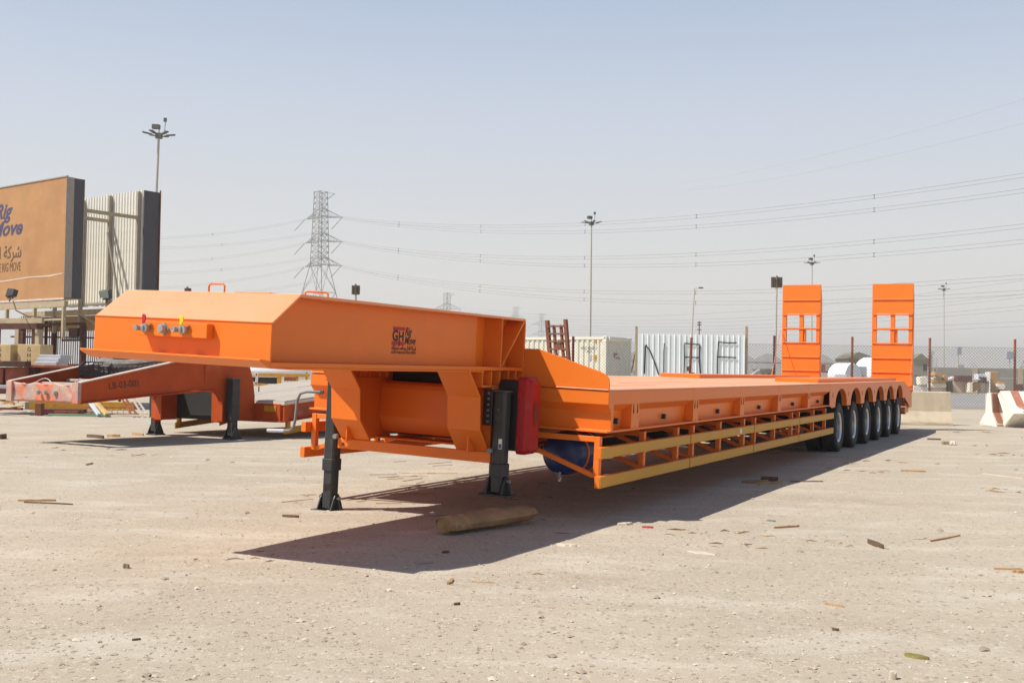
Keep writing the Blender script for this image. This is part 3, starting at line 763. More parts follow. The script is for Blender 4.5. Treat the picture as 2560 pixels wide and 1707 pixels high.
def chip(name, px0, py0, px1, py1, w, th, m, label, cat, bend=.0, lift=.0):
    p, q = G(px0, py0), G(px1, py1); n = 6; mb = MB(); d = (q - p); a = Vector((-d.y, d.x, 0)).normalized()
    vs = []
    for i in range(n + 1):
        t_ = i / n; c = p.lerp(q, t_) + a * bend * math.sin(t_ * math.pi) ; ww = w * (.18 + .82 * math.sin(math.pi * min(max(t_, .03), .97)) ** .7) * random.uniform(.6, 1.15)
        z = float(ground_h(c.x, c.y)) + lift * math.sin(t_ * math.pi)
        vs += [(c.x - a.x * ww / 2, c.y - a.y * ww / 2, z), (c.x + a.x * ww / 2, c.y + a.y * ww / 2, z + random.uniform(0, .3) * th), (c.x + a.x * ww * .4, c.y + a.y * ww * .4, z + th), (c.x - a.x * ww * .4, c.y - a.y * ww * .4, z + th * random.uniform(.7, 1.1))]
    fs = [(0, 1, 2, 3)[::-1], tuple(n * 4 + k for k in range(4))]
    for i in range(n):
        for k in range(4): fs.append((i * 4 + k, i * 4 + (k + 1) % 4, (i + 1) * 4 + (k + 1) % 4, (i + 1) * 4 + k))
    mb.add(vs, fs); return tag(mb.build(name, m), label, cat)
CH = [
 ('wood_plank', 1856, 1207, 1920, 1205, .09, .03, M_wood, 'left plank of three broken planks in the shade below the side rails', 'plank'),
 ('wood_plank', 1902, 1200, 1945, 1202, .10, .05, M_darkwood, 'rearmost plank of three broken planks in the shade below the side rails', 'plank'),
 ('wood_plank', 1896, 1213, 1955, 1208, .06, .03, M_wood, 'nearest plank of three broken planks at the shadow edge', 'plank'),
 ('metal_strip', 1052, 1287, 1123, 1286, .035, .012, M_grey, 'dark grey metal strip lying in the shadow between foot and log', 'scrap'),
 ('twig_bundle', 45, 1252, 140, 1252, .02, .018, M_straw, 'upper brown stick of the small bundle on sunny ground at the left', 'stick'),
 ('twig_bundle', 60, 1256, 182, 1260, .015, .012, M_darkwood, 'lower dark stick of the small bundle on sunny ground at the left', 'stick'),
 ('wooden_peg', 706, 1289, 747, 1292, .03, .02, M_darkwood, 'short brown peg just left of the landing leg foot', 'stick'),
 ('stick', 1935, 1319, 1998, 1315, .022, .015, M_straw, 'straw coloured stick in the sun right of the trailer shadow', 'stick'),
 ('stick', 2170, 1356, 2208, 1370, .045, .03, M_darkwood, 'thick dark wood chip on the sunny ground at right', 'wood chip'),
 ('stick', 2326, 1354, 2400, 1340, .028, .012, M_straw, 'long pale bent stick on the sunny ground far right', 'stick'),
 ('stick', 2252, 1178, 2315, 1180, .05, .02, M_straw, 'long straw plank right of the trailer shadow near the wheels', 'plank'),
 ('stick', 1975, 1203, 2058, 1203, .025, .012, M_darkwood, 'thin stick crossing the shadow edge beyond the planks', 'stick'),
 ('stick', 2062, 1508, 2110, 1516, .016, .01, M_straw, 'curved straw twig in the lower right foreground', 'stick'),
 ('stick', 2080, 1571, 2098, 1573, .016, .012, M_darkwood, 'tiny dark twig low in the right foreground', 'stick'),
 ('stick', 2530, 1430, 2560, 1432, .03, .02, M_straw, 'brown stick at the right edge of the foreground', 'stick'),
 ('stick', 2318, 1098, 2352, 1099, .05, .03, M_darkwood, 'dark flat stick near the concrete barrier', 'stick'),
 ('stick', 2485, 1422, 2556, 1424, .02, .012, M_straw, 'pale twig beside the brown stick at the right edge', 'stick'),
 ('driftwood', 218, 1092, 258, 1096, .12, .05, M_darkwood, 'grey brown wood piece left of the old trailer shadow tip', 'wood chip'),
 ('driftwood', 268, 1091, 300, 1092, .08, .04, M_straw, 'pale wood piece beside the old trailer shadow tip', 'wood chip'),
 ('driftwood', 331, 1086, 358, 1088, .07, .04, M_straw, 'small pale wood piece by the far foot of the old trailer', 'wood chip'),
 ('driftwood', 0, 1098, 14, 1096, .14, .08, M_darkwood, 'dark wood block cut by the left picture edge', 'wood block'),
 ('stick', 215, 1162, 232, 1158, .03, .02, M_straw, 'short stick in the left middle ground', 'stick'),
 ('stick', 1120, 1461, 1132, 1450, .035, .012, M_straw, 'curled pale bark flake just below the shadow', 'bark'),
 ('stick', 1180, 1455, 1235, 1458, .010, .006, M_straw, 'thin straw right of the bark flake below the shadow', 'stick'),
 ('stick', 1135, 1510, 1150, 1508, .02, .012, M_darkwood, 'brown chip in the central foreground', 'wood chip'),
 ('stick', 330, 1602, 352, 1600, .02, .008, M_darkwood, 'short brown twig in the lower left foreground', 'stick'),
 ('paper_scrap', 1720, 1377, 1790, 1386, .10, .004, M_paper, 'faint pale paper scrap flattened into the dust', 'litter'),
 ('paper_scrap', 1545, 1312, 1580, 1310, .07, .02, M_paper, 'crumpled beige scrap at the shadow edge left of the red rag', 'litter'),
 ('paper_scrap', 1392, 1362, 1440, 1366, .06, .015, M_paper, 'crumpled beige scrap in the sun below the shadow edge', 'litter'),
 ('rag', 1605, 1318, 1633, 1319, .06, .012, M_rag, 'small faded red rag at the trailer shadow edge', 'rag'),
 ('rag', 1918, 1301, 1938, 1303, .05, .010, M_shedr, 'small dark green scrap in the sun right of the rail', 'litter'),
 ('paper_scrap', 1040, 1413, 1082, 1408, .05, .006, M_grey, 'grey flake lying in the gooseneck shadow', 'litter'),
 ('flat_stone', 1106, 1383, 1122, 1380, .04, .012, M_maroon, 'reddish chip lying in the gooseneck shadow', 'stone'),
 ('leaf', 2262, 1632, 2322, 1643, .06, .012, M_greenleaf, 'curled dry yellow green leaf in the lower right foreground', 'leaf'),
 ('cable_piece', 2455, 1183, 2559, 1195, .02, .012, M_paper, 'pale cable lying on the ground near the right edge', 'cable'),
 ('stone', 2225, 1690, 2240, 1694, .04, .03, M_paper, 'white lump of stone at the bottom right foreground', 'stone'),
 ('stone', 308, 1416, 322, 1418, .035, .025, M_rubble, 'angular grey brown stone in the left foreground', 'stone'),
 ('stone', 2355, 1110, 2371, 1110, .10, .06, M_rubble, 'left one of two small blocks before the concrete barrier', 'stone'),
 ('stone', 2377, 1110, 2388, 1110, .08, .06, M_conwh, 'right one of two small blocks before the concrete barrier', 'stone'),
 ('wood_plank', 1340, 1208, 1370, 1207, .06, .012, M_wood, 'small board lying in deep shadow behind the log', 'plank'),
]
for c in CH: chip(*c)

# gravel: loose pebbles, one object
def pebbles(n, dmin, dmax, smin, smax, seed, m, name, label):
    r = np.random.default_rng(seed)
    dist = dmin * (dmax / dmin) ** r.random(n)
    az = r.uniform(-.52, .52, n)
    x = dist * np.tan(az); y = dist
    s = smin * (smax / smin) ** (r.random(n) ** 2.2)
    z = ground_h(x, y)
    base = np.array([(1, 0, 0), (-1, 0, 0), (0, 1, 0), (0, -1, 0), (0, 0, 1), (0, 0, -.4), (.7, .7, .35), (-.7, .7, .4), (.7, -.7, .3), (-.7, -.7, .45)], float)
    fc = np.array([(0, 6, 4), (6, 2, 4), (2, 7, 4), (7, 1, 4), (1, 9, 4), (9, 3, 4), (3, 8, 4), (8, 0, 4)])
    nb = len(base)
    th = r.uniform(0, 6.28, n); sc3 = np.stack([s * r.uniform(.7, 1.3, n), s * r.uniform(.6, 1.1, n), s * r.uniform(.45, .9, n)], -1)
    v = base[None] * (1 + r.uniform(-.28, .28, (n, nb, 1))) * sc3[:, None]
    c, s_ = np.cos(th)[:, None], np.sin(th)[:, None]
    vx = v[..., 0] * c - v[..., 1] * s_; vy = v[..., 0] * s_ + v[..., 1] * c
    V = np.stack([vx + x[:, None], vy + y[:, None], v[..., 2] + z[:, None]], -1).reshape(-1, 3)
    Fc = (fc[None] + (np.arange(n) * nb)[:, None, None]).reshape(-1, 3)
    me = bpy.data.meshes.new(name)
    me.vertices.add(len(V)); me.vertices.foreach_set('co', V.ravel())
    me.loops.add(len(Fc) * 3); me.loops.foreach_set('vertex_index', Fc.ravel().astype(np.int32))
    me.polygons.add(len(Fc)); me.polygons.foreach_set('loop_start', np.arange(0, len(Fc) * 3, 3, dtype=np.int32))
    me.polygons.foreach_set('loop_total', np.full(len(Fc), 3, dtype=np.int32))
    me.update(calc_edges=True); me.validate()
    me.materials.append(m)
    o = bpy.data.objects.new(name, me); COL.objects.link(o)
    o['kind'] = 'stuff'; o['label'] = label; return o
def pebble_mat(name, c1_, c2_, c3_):
    m = bpy.data.materials.new(name); m.use_nodes = True; t = m.node_tree; N = t.nodes; L = t.links; b = N['Principled BSDF']
    b.inputs['Roughness'].default_value = .9; b.inputs['Specular IOR Level'].default_value = .2
    g = N.new('ShaderNodeNewGeometry'); cr = N.new('ShaderNodeValToRGB')
    cr.color_ramp.elements[0].color = (*c1_, 1); cr.color_ramp.elements[1].color = (*c3_, 1)
    e = cr.color_ramp.elements.new(.5); e.color = (*c2_, 1)
    L.new(g.outputs['Random Per Island'], cr.inputs[0]); L.new(cr.outputs[0], b.inputs['Base Color'])
    return m
M_peb = pebble_mat('pebbles', (.27, .22, .17), (.40, .32, .235), (.56, .49, .40))
pebbles(30000, 2.2, 22, .0025, .012, 11, M_peb, 'gravel', 'fine loose gravel over the yard')
pebbles(900, 2.6, 26, .008, .026, 12, M_peb, 'loose_stones', 'scattered larger stones on the yard')
# wood splinters / straw litter
mb = MB()
r_ = random.Random(5)
for cl in range(44):
    d0 = 6 * (34 / 6) ** r_.random(); az = r_.uniform(-.5, .5)
    if r_.random() < .7: az = r_.uniform(.0, .5)
    for k in range(r_.choice((1, 2, 4, 7, 11))):
        d = d0 * (1 + r_.gauss(0, .012)); x, y = d0 * math.tan(az) + r_.gauss(0, .03 * d0 ** .8), d; th = r_.gauss(0, .7); ln = r_.uniform(.015, .11) * (1 + d / 18); w_ = r_.uniform(.0015, .006) * (1 + d / 12)
        z = float(ground_h(x, y)); dx, dy = math.cos(th) * ln / 2, math.sin(th) * ln / 2; bx, by = r_.gauss(0, .2) * ln * -math.sin(th), r_.gauss(0, .2) * ln * math.cos(th)
        mb.tube([(x - dx, y - dy, z), (x + bx, y + by, z + w_ * .6 + r_.uniform(0, .006)), (x + dx, y + dy, z + w_ * .3)], [w_ * .3, w_ * .6, w_ * .2], 4)
o = mb.build('straw_litter', pebble_mat('litter_straw', lin('6a5238'), lin('a07f58'), lin('c8b08a'))); o['kind'] = 'stuff'; o['label'] = 'thin wood splinters and straw scattered on the ground'
# reed bundle beside the leg
mb = MB()
for k in range(26):
    p = G(r_.uniform(700, 1150), r_.uniform(1150, 1250) if k % 2 else r_.uniform(1180, 1262)); th = r_.gauss(.25, .4); ln = r_.uniform(.1, .5)
    z = float(ground_h(p.x, p.y)); mb.bar((p.x, p.y, z + .004), (p.x + ln * math.cos(th), p.y + ln * math.sin(th), z + .008), .006, .005)
o = mb.build('dry_reeds', M_straw); o['kind'] = 'stuff'; o['label'] = 'dry reed stalks strewn behind the landing leg'
#@@BACKGROUND@@
# ------------------------------------------------------------------ old lowbed trailer at the left
PO = math.atan2(.858, .512)
OT = thing('old_lowbed_trailer', 'older scuffed dark orange lowbed trailer with sloping neck, parked behind at the left', 'trailer', (-5.655, 19.15, 0), PO)
def OF(X, Y, Z): return (X, -Y, Z)
def op(mb, name, m=M_oro, parent=None, bev=.004, smooth=False):
    return mb.build(name, m, parent or OT, f=OF, bev=bev, smooth=smooth)
def sidepoly():
    p = [(-2.9, .66), (-2.9, .955), (-.35, 1.44), (.25, 1.52), (.60, 1.36), (.72, 1.05), (.78, .74), (.78, .30), (.30, .30), (-.05, .23), (-.05, .72)]
    arc = [(-.30 + .25 * math.cos(a), .58 + .25 * math.sin(a)) for a in np.linspace(0, math.pi / 2, 7)]
    return p[:-1] + arc + [(-.6, .835), (-1.65, .76)]
for s in (-1, 1):
    op(MB().prism(sidepoly(), 'y', *sorted((s * .80, s * .815))), 'neck_side')
    op(MB().bar((-2.9, s * .83, .962), (-.35, s * .83, 1.447), .10, .02), 'top_flange', M_oldedge)
    op(MB().bar((-2.9, s * .83, .652), (-1.65, s * .83, .752), .10, .018), 'bottom_flange')
    op(MB().bar((-1.65, s * .83, .752), (-.32, s * .83, .83), .10, .018), 'bottom_flange')
    arc = [(-.30 + .25 * math.cos(a), s * .83, .58 + .25 * math.sin(a)) for a in np.linspace(0, math.pi / 2, 7)][::-1] + [(-.05, s * .83, .30)]
    for k in range(len(arc) - 1): op(MB().bar(arc[k], arc[k + 1], .10, .018), 'arch_flange')
    op(B(-.42, -.28, *sorted((s * .816, s * .83)), .95, 1.40), 'doubler_plate')
    # leg
    L_ = op(B(.03, .20, *sorted((s * .87, s * 1.03)), .32, 1.02), 'landing_leg', M_blk)
    op(B(.015, .215, *sorted((s * .855, s * 1.045)), 1.021, 1.04), 'leg_cap', M_cap, L_)
    op(B(.05, .18, *sorted((s * .89, s * 1.01)), .06, .33), 'inner_tube', M_blk, L_)
    ft = MB(); ft.box(.0, .23, *sorted((s * .82, s * 1.08)), 0, .02)
    for q in (.855, 1.03): ft.prism([(.0, .02), (.23, .02), (.15, .20), (.08, .20)], 'y', *sorted((s * q, s * (q + .014))))
    op(ft, 'foot', M_blk, L_)
op(B(-.06, .3, -.79, -.62, .28, .80), 'neck_post'); op(B(-.06, -.04, -.62, .62, .80, 1.0), 'neck_cross_plate')
op(B(.30, .32, -.79, .79, .30, 1.3), 'neck_shade_plate', M_dark)  # near-black colour stands in for the shade of the neck cavity
op(B(-.06, .32, .62, .79, .28, .80), 'neck_post')
# dented nose bumper
mb = MB(); n1, n2 = 24, 8
vs = []
for j in range(n2 + 1):
    for i in range(n1 + 1):
        y = -.86 + 1.72 * i / n1; t_ = j / n2
        dent = .05 * math.sin(math.pi * i / n1) * (.6 + .4 * math.sin(6 * i / n1)) + .018 * math.sin(i * 1.7 + j)
        edge = min(i, n1 - i) / 3
        dent *= min(1, edge)
        z = .655 + .30 * t_ + (.02 * math.sin(i * .9) - .02 if j == n2 and 2 < i < n1 - 2 else 0)
        vs.append((-2.91 + dent, y, z))
fs = [(j * (n1 + 1) + i, j * (n1 + 1) + i + 1, (j + 1) * (n1 + 1) + i + 1, (j + 1) * (n1 + 1) + i) for j in range(n2) for i in range(n1)]
mb.add(vs, fs); bpn = op(mb, 'nose_bumper', M_bump, bev=0, smooth=True)
so = bpn.modifiers.new('solid', 'SOLIDIFY'); so.thickness = .03
for y in (-.10, .07, .30): op(MB().lathe([(0, -.05), (.028, -.05), (.033, -.03), (.033, 0)], 12, 'x', (-2.90, y, .80)), 'air_coupling', M_cast, bpn, bev=0)
for s in (-1, 1): op(B(-2.94, -2.90, *sorted((s * .72, s * .86)), .65, .965), 'nose_corner_post', M_bump)
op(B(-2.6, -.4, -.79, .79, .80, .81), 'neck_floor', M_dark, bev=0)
for x in (-2.4, -1.9, -1.2): op(B(x, x + .06, -.79, .79, .86 + (x + 2.9) * .1, .90 + (x + 2.9) * .1), 'neck_cross_bar', M_oldedge)
for k in range(3):
    pth = [(-2.7 + .25 * k + .1 * math.sin(t_ * 2 + k), -.5 + .5 * k + .3 * t_, .93 + .08 * math.sin(t_ * math.pi)) for t_ in np.linspace(0, 1, 9)]
    op(MB().tube(pth, .008, 6), 'hose', M_lgrey, bev=0, smooth=True)
def FO(X, Z):
    a = Vector(OF(X, .8165, Z)); return frame(a, (1, 0, .085), (0, 0, 1))
text('stencil_number', 'LB-03-001', .15, M_ink, OT, FO(-2.36, .86), .0005, sx=.95, bold=.001)
op(B(.85, .88, .82, .83, .8, .9), 'tie_plate', M_grey)
# deck
op(MB().prism([(.78, -1.5), (10.5, -1.5), (10.5, 1.5), (1.05, 1.5), (.78, .72)][::1], 'z', .600, .628), 'deck_base', M_dark) if False else None
def OD(X, Y, Z): return (X, -Y, Z + .085 * min(max(X - .8, 0), 4.6))
def od(mb, name, m=M_oro, parent=None, bev=.004): return mb.build(name, m, parent or OT, f=OD, bev=bev)
for xa, xb in ((.80, 5.40), (5.401, 14.0)): od(B(xa, xb, -1.50, 1.50, .58, .628), 'deck_base', M_oldedge)
dx_ = [.82, 3.1, 5.40, 8.6, 13.9]
for i in range(10):
    y0 = -1.49 + i * .298
    for j in range(4): od(B(dx_[j] + .004, dx_[j + 1] - .004, y0 + .004, y0 + .290, .629, .652 + random.uniform(-.003, .003)), 'deck_plank', M_plank, bev=.002)
for s in (-1, 1):
    for xa, xb in ((.80, 5.40), (5.401, 13.9)):
        od(B(xa, xb, *sorted((s * 1.40, s * 1.42)), .30, .578), 'side_beam'); od(B(xa, xb, *sorted((s * 1.40, s * 1.50)), .28, .299), 'side_beam_flange')
    for x in (.82, 2.2, 3.6, 5.0, 6.4, 7.8): od(B(x, x + .12, *sorted((s * 1.421, s * 1.49)), .30, .578), 'outrigger')
    od(B(.95, 5.3, *sorted((s * 1.35, s * 1.39)), .05, .16), 'side_rail', M_yel)
    od(B(1.0, 1.08, *sorted((s * 1.34, s * 1.40)), .05, .279), 'rail_post', M_yel)
    od(B(3.5, 3.58, *sorted((s * 1.34, s * 1.40)), .05, .279), 'rail_post', M_yel)
op(B(.78, .799, -1.42, 1.42, .30, .60), 'front_beam'); op(B(.72, .80, -1.5, 1.5, .28, .299), 'front_beam_flange')
op(B(.765, .779, 1.05, 1.33, .46, .56), 'reflector_patch', M_yel)
od(B(1.1, 1.5, 1.421, 1.426, .36, .50), 'paint_patch', M_rustred)
for ax in (9.0, 10.3, 11.6):
    for s in (-1, 1):
        w = bpy.data.objects.new('wheel', None); COL.objects.link(w); w.parent = OT; w.location = (ax, -s * 1.3, .45)
        op(MB().lathe([(.28, -.12), (.40, -.13), (.45, -.10), (.45, .10), (.40, .13), (.28, .12)], 28), 'tyre', M_rubold, w, bev=0, smooth=True)
        op(MB().lathe([(.28, -.11), (.2, .0), (.1, .03), (0, .03)], 20), 'rim', M_hub, w, bev=0, smooth=True)
# rusty upright ramp of the old trailer
for yc in (.05,):
    def OL(X, Y, Z): return (X + (Z - .9) * .05, -(Y - (Z - .9) * .13), Z)
    def opl(mb, name, parent=None): return mb.build(name, M_rust, parent or OT, f=OL, bev=.004)
    rr = opl(B(13.75, 13.87, yc - .40, yc - .30, .95, 2.74), 'ramp')
    opl(B(13.75, 13.87, yc + .20, yc + .29, .95, 2.76), 'ramp_side', rr)
    for q in (-.18, .05): opl(B(13.77, 13.85, yc + q, yc + q + .07, .95, 2.60), 'ramp_stile', rr)
    for z in (1.0, 1.22, 1.44, 1.66, 1.88, 2.10, 2.32, 2.54): opl(B(13.735, 13.80, yc - .299, yc + .199, z, z + .05), 'ramp_rung', rr)
    opl(B(13.76, 13.84, yc - .11, yc + .05, 1.92, 2.09), 'ramp_plate', rr)
# spare tyre and milk crate riding in the neck
def world_of(X, Y, Z):
    c, s = math.cos(PO), math.sin(PO); return Vector((-5.655 + c * X + s * Y, 19.15 + s * X - c * Y, Z))
st_ = MB(); st_.lathe([(.27, -.13), (.30, -.15), (.42, -.15), (.50, -.12), (.515, -.06), (.515, .06), (.50, .12), (.42, .15), (.30, .15), (.27, .13)], 40, 'z')
for k in range(44):
    a = 2 * math.pi * k / 44
    for z in (-.07, .0, .07):
        mb2 = MB(); a2 = a + z * 1.5
        p = Vector((.515 * math.cos(a2), .515 * math.sin(a2), z)); tn = Vector((-math.sin(a2), math.cos(a2), 0))
        st_.bar(p - tn * .025, p + tn * .025, .05, .02, up=(0, 0, 1))
o = st_.build('spare_tyre', M_rubold, smooth=True); o.scale = (1.1, 1.1, 1.1); o.location = world_of(-1.2, -.05, 1.22) ; o.rotation_euler = (R(4), R(-9), PO)
tag(o, 'dusty worn truck tyre lying in the sloping neck of the old orange trailer', 'tyre')
cr_ = MB()
w_, h_ = .22, .17
for zz in (0, .05, .1, .15):
    for a, b_ in (((-w_, -w_), (w_, -w_)), ((w_, -w_), (w_, w_)), ((w_, w_), (-w_, w_)), ((-w_, w_), (-w_, -w_))): cr_.bar((*a, zz), (*b_, zz), .012, .018)
for k in range(7):
    q = -w_ + 2 * w_ * k / 6
    for sgn in (-1, 1): cr_.bar((q, sgn * w_, 0), (q, sgn * w_, .15), .012); cr_.bar((sgn * w_, q, 0), (sgn * w_, q, .15), .012)
    cr_.bar((q, -w_, 0), (q, w_, 0), .012)
o = cr_.build('milk_crate', mat('dark_purple_plastic', lin('3a3036'), .5, var=.1)); o.location = world_of(-1.95, .0, 1.09); o.rotation_euler = (0, R(-10), PO + .75)
tag(o, 'dark plastic crate sitting in the old trailer neck before the tyre', 'crate')

# ------------------------------------------------------------------ box sign on its steel frame at the left
SG = 31 / 28
c0 = W(157, 900, 31); SA = math.radians(-36.87)
SN = thing('billboard', 'weathered tan box sign with company lettering raised on beige steel posts at left edge', 'sign', (c0.x, 31, 0), SA)
def sp(mb, name, m, parent=None, bev=0, smooth=False):
    return mb.build(name, m, parent or SN, f=lambda x, y, z: (x * SG, y * SG, CAMH + (z - CAMH) * SG), bev=bev, smooth=smooth)
sp(B(-6, 0, 0, .02, 2.98, 6.10), 'sign_face', M_signtan, bev=.004)
sp(B(-6, .012, -.02, .0, 2.93, 2.979), 'face_trim', M_oldedge); sp(B(-6, .012, -.02, .03, 6.101, 6.13), 'face_trim', M_signcap2)
sp(B(.002, .012, -.018, .20, 2.98, 6.10), 'end_trim', M_signcap2)
sp(B(-.05, .001, .021, .49, 2.985, 6.095), 'end_panel', M_signcap, bev=.006); sp(B(-6, .0, .49, .51, 2.98, 6.10), 'sign_back', M_beige)
sp(B(-6, -.06, .021, .485, 2.96, 2.98), 'sign_floor', M_beige)
sp(B(-.05, .0, 2.30, 2.80, 2.98, 6.08), 'end_panel', M_signcap, bev=.006); sp(B(.001, .03, 2.78, 2.81, 2.98, 6.14), 'end_trim', M_rust)
# corrugated back sheets, one strip each
shp = [(-.068, 0), (-.03, 0), (-.018, .03), (.018, .03), (.03, 0), (.068, 0), (.068, .006), (.034, .006), (.022, .036), (-.022, .036), (-.034, .006), (-.068, .006)]
sheet = MB().prism([(x * SG, y * SG) for x, y in shp], 'z', CAMH + (2.95 - CAMH) * SG, CAMH + (6.10 - CAMH) * SG).build('wall_sheet', M_corr, SN)
for k in range(42):
    o = sheet if k == 0 else copy_of(sheet, SN)
    o.location = ((-.12 - k * .137) * SG, 2.32 * SG, random.uniform(-.02, .02))
for x in (-.22, -1.58, -2.95, -4.3): sp(B(x, x + .07, 2.20, 2.30, 2.2, 6.05), 'sign_post', M_signcap2)
for x, z in ((-.22, 5.28), (-1.58, 5.28)): sp(B(x, x + .07, .515, 2.199, z, z + .09), 'tie_beam', M_beige)
sp(MB().bar((-1.52, 2.17, 5.0), (-.85, 2.17, 2.98), .05), 'diagonal_brace', M_signcap2)
# platform and posts below
sp(B(-6, .02, .0, .10, 2.74, 2.90), 'platform_beam', M_beige, bev=.004); sp(B(-6, .6, 2.22, 2.34, 2.70, 2.86), 'platform_beam', M_beige, bev=.004)
sp(B(-6, .55, 2.36, 2.38, 2.25, 2.69), 'platform_fascia', mat('brown_beige_panel', lin('957a58'), .7, var=.1))
sp(B(-6, .02, .02, .07, 2.40, 2.45), 'lower_chord', M_beige)
for x in (-.10, -1.5, -2.9, -4.3): sp(B(x, x + .08, .0, .08, 1.95 if x > -.2 else 2.45, 2.739), 'platform_post', M_beige)
for x in (-.10, -1.5): sp(MB().bar((x + .04, 2.2, 2.2), (x + .04, 1.2, 2.75), .05), 'knee_brace', M_beige)
for x in (.45, -2.0, -4.5): sp(B(x, x + .12, 2.3, 2.42, -.1, 2.69), 'sign_post', M_darkbr)
# brown steel pipe column and brackets
sp(MB().tube([(-.06, .6, -.15), (-.06, .6, 2.30)], .085, 16), 'pipe_column', M_darkbr, smooth=True)
sp(B(-.62, -.20, .52, .68, 2.0, 2.22), 'column_bracket', M_darkbr); sp(B(-1.0, -.15, .55, .62, 1.88, 1.94), 'column_bracket', M_darkbr)
sp(B(-6, .06, .52, .60, 2.301, 2.37), 'column_head_beam', M_darkbr)
# lettering on the sign face
def FS(x, z): 
    v = (x * SG, -.003, CAMH + (z - CAMH) * SG); return frame(v, (1, 0, 0), (0, 0, 1))
def zy(py): return CAMH + (916.5 - py) / 2726.35 * 29.2
text('sign_script', 'Rig', .62, M_signtxt, SN, FS(-2.76, zy(537)), .002, shear=.35, bold=.018, sx=1.15, align='RIGHT')
text('sign_script', 'Move', .62, M_signtxt, SN, FS(-2.16, zy(582)), .002, shear=.35, bold=.018, sx=1.25, align='RIGHT')
text('sign_arabic', '\ufed2\ufbfc\ufef4\ufee0\ufea8\ufedf\ufe8d \ufe94\ufedb\ufeae\ufeb7', .50, M_signtxt2, SN, FS(-2.12, zy(641)), .002, bold=.008, sx=1.0, align='RIGHT')
text('sign_caption', 'GULF HAULAGE RIG MOVE', .38, M_signtxt2, SN, FS(-2.14, zy(675)), .002, sx=.62, align='RIGHT')
sp(MB().prism([(-6, 3.52), (-3, 3.50), (-1.6, 3.56), (-.7, 3.545), (-.06, 3.60), (-.06, 3.62), (-.8, 3.58), (-1.7, 3.585), (-3, 3.53), (-6, 3.55)], 'y', -.006, -.001), 'peeled_strip', M_oldedge)
# floodlights
def flood(p, rz, label, r=.20, tilt=.3):
    t = thing('floodlight', label, 'floodlight', p, rz, 'floodlights below the box sign')
    b_ = MB().prism([(-r, -.6 * r), (r, -.8 * r), (r, .8 * r), (-r, .6 * r)], 'y', -.05, .09).build('housing', M_blk, t, bev=.01)
    MB().box(-r * .82, r * .82, -.058, -.051, -r * .6, r * .6).build('glass', M_glass, b_)
    MB().box(-r * .7, r * .7, .0, .05, -r * 1.05, -r * .85).build('bracket', M_blk, t)
    MB().tube([(0, .02, -r * 1.05), (0, .02, -r * 1.6)], .02, 6).build('stem', M_blk, t)
    t.rotation_euler = (tilt, 0, rz); return t
p = W(260, 735, 29.4); flood(p, R(-12), 'black square floodlight right of the tan sign', .155)
p = W(28, 733, 29.0); flood(p, R(150), 'grey floodlight on a bent arm under the tan sign face', .15)
mb = MB().tube([W(30, 752, 29.1), W(38, 776, 29.2), W(66, 790, 29.6), W(100, 792, 29.9)], .02, 6); tag(mb.build('lamp_arm', M_beige), 'bent pale pipe arm carrying the grey floodlight', 'lamp arm')

# beige steel skid frames with stencilled blocks
t = thing('skid_frame', 'brown and beige steel skid frame with square openings under the sign', 'steel frame', tuple(W(50, 900, 29.5).xy) + (0,), R(-20))
def q(mb, n, m, bev=.004): return mb.build(n, m, t, bev=bev)
q(B(-2.2, .72, 0, .10, 2.36, 2.5), 'beam', M_beige); q(B(-2.2, .62, 0, .15, 2.20, 2.359), 'beam', M_darkbr)
for x in (-1.5, -.2, .50): q(B(x, x + .14, 0, .16, 1.0, 2.199), 'post', M_beige)
for x in (-1.35, -.05): 
    q(B(x, x + .12, .02, .14, 1.75, 2.199), 'jamb', M_darkbr); q(B(x + .43, x + .54, .02, .14, 1.75, 2.199), 'jamb', M_darkbr); q(B(x, x + .54, .02, .14, 1.60, 1.749), 'sill', M_maroon)
for i, (xa, xb) in enumerate(((44, 106), (-30, 32))):
    a = W(xa, 911, 28.8); b_ = W(xb, 861, 28.8)
    t2 = thing('stencilled_block', ['cream block with GH stencil standing right of the sunlit one', 'cream sunlit block with GH stencil at the left edge'][i], 'block', (a.x, 28.8, 0), R(-8))
    w_ = b_.x - a.x
    MB().box(0, w_, 0, .6, a.z - .05, b_.z).build('block_body', M_cream, t2, bev=.01)
    for k, ch in enumerate('GHH'): text('stencil_letter', ch, .15, M_darkbr, t2, frame((w_ * .42, -.003, b_.z - .18 - k * .16), (1, 0, 0), (0, 0, 1)), .001)
def slab(i, x0, x1, y0, y1, D, dep, m, name, label, cat, grp=None, rz=0):
    a = W(x0, y1, D); b_ = W(x1, y0, D); o = MB().box(0, b_.x - a.x, 0, dep, 0, b_.z - a.z).build(name, m, bev=.008)
    o.location = (a.x, D, a.z); o.rotation_euler = (0, 0, rz); return tag(o, label, cat, grp)
for i, (x0, x1, y0, y1, w_) in enumerate(((99, 158, 887, 897, 'top'), (93, 153, 896, 905, 'middle'), (87, 148, 904.5, 914, 'bottom'))):
    slab(i, x0, x1, y0, y1, 28.2 - i * .06, .5, M_lgrey, 'grey_slab', w_ + ' pale grey slab of the stack of three before the pipe column', 'slab', 'stacked grey slabs', R(-10))
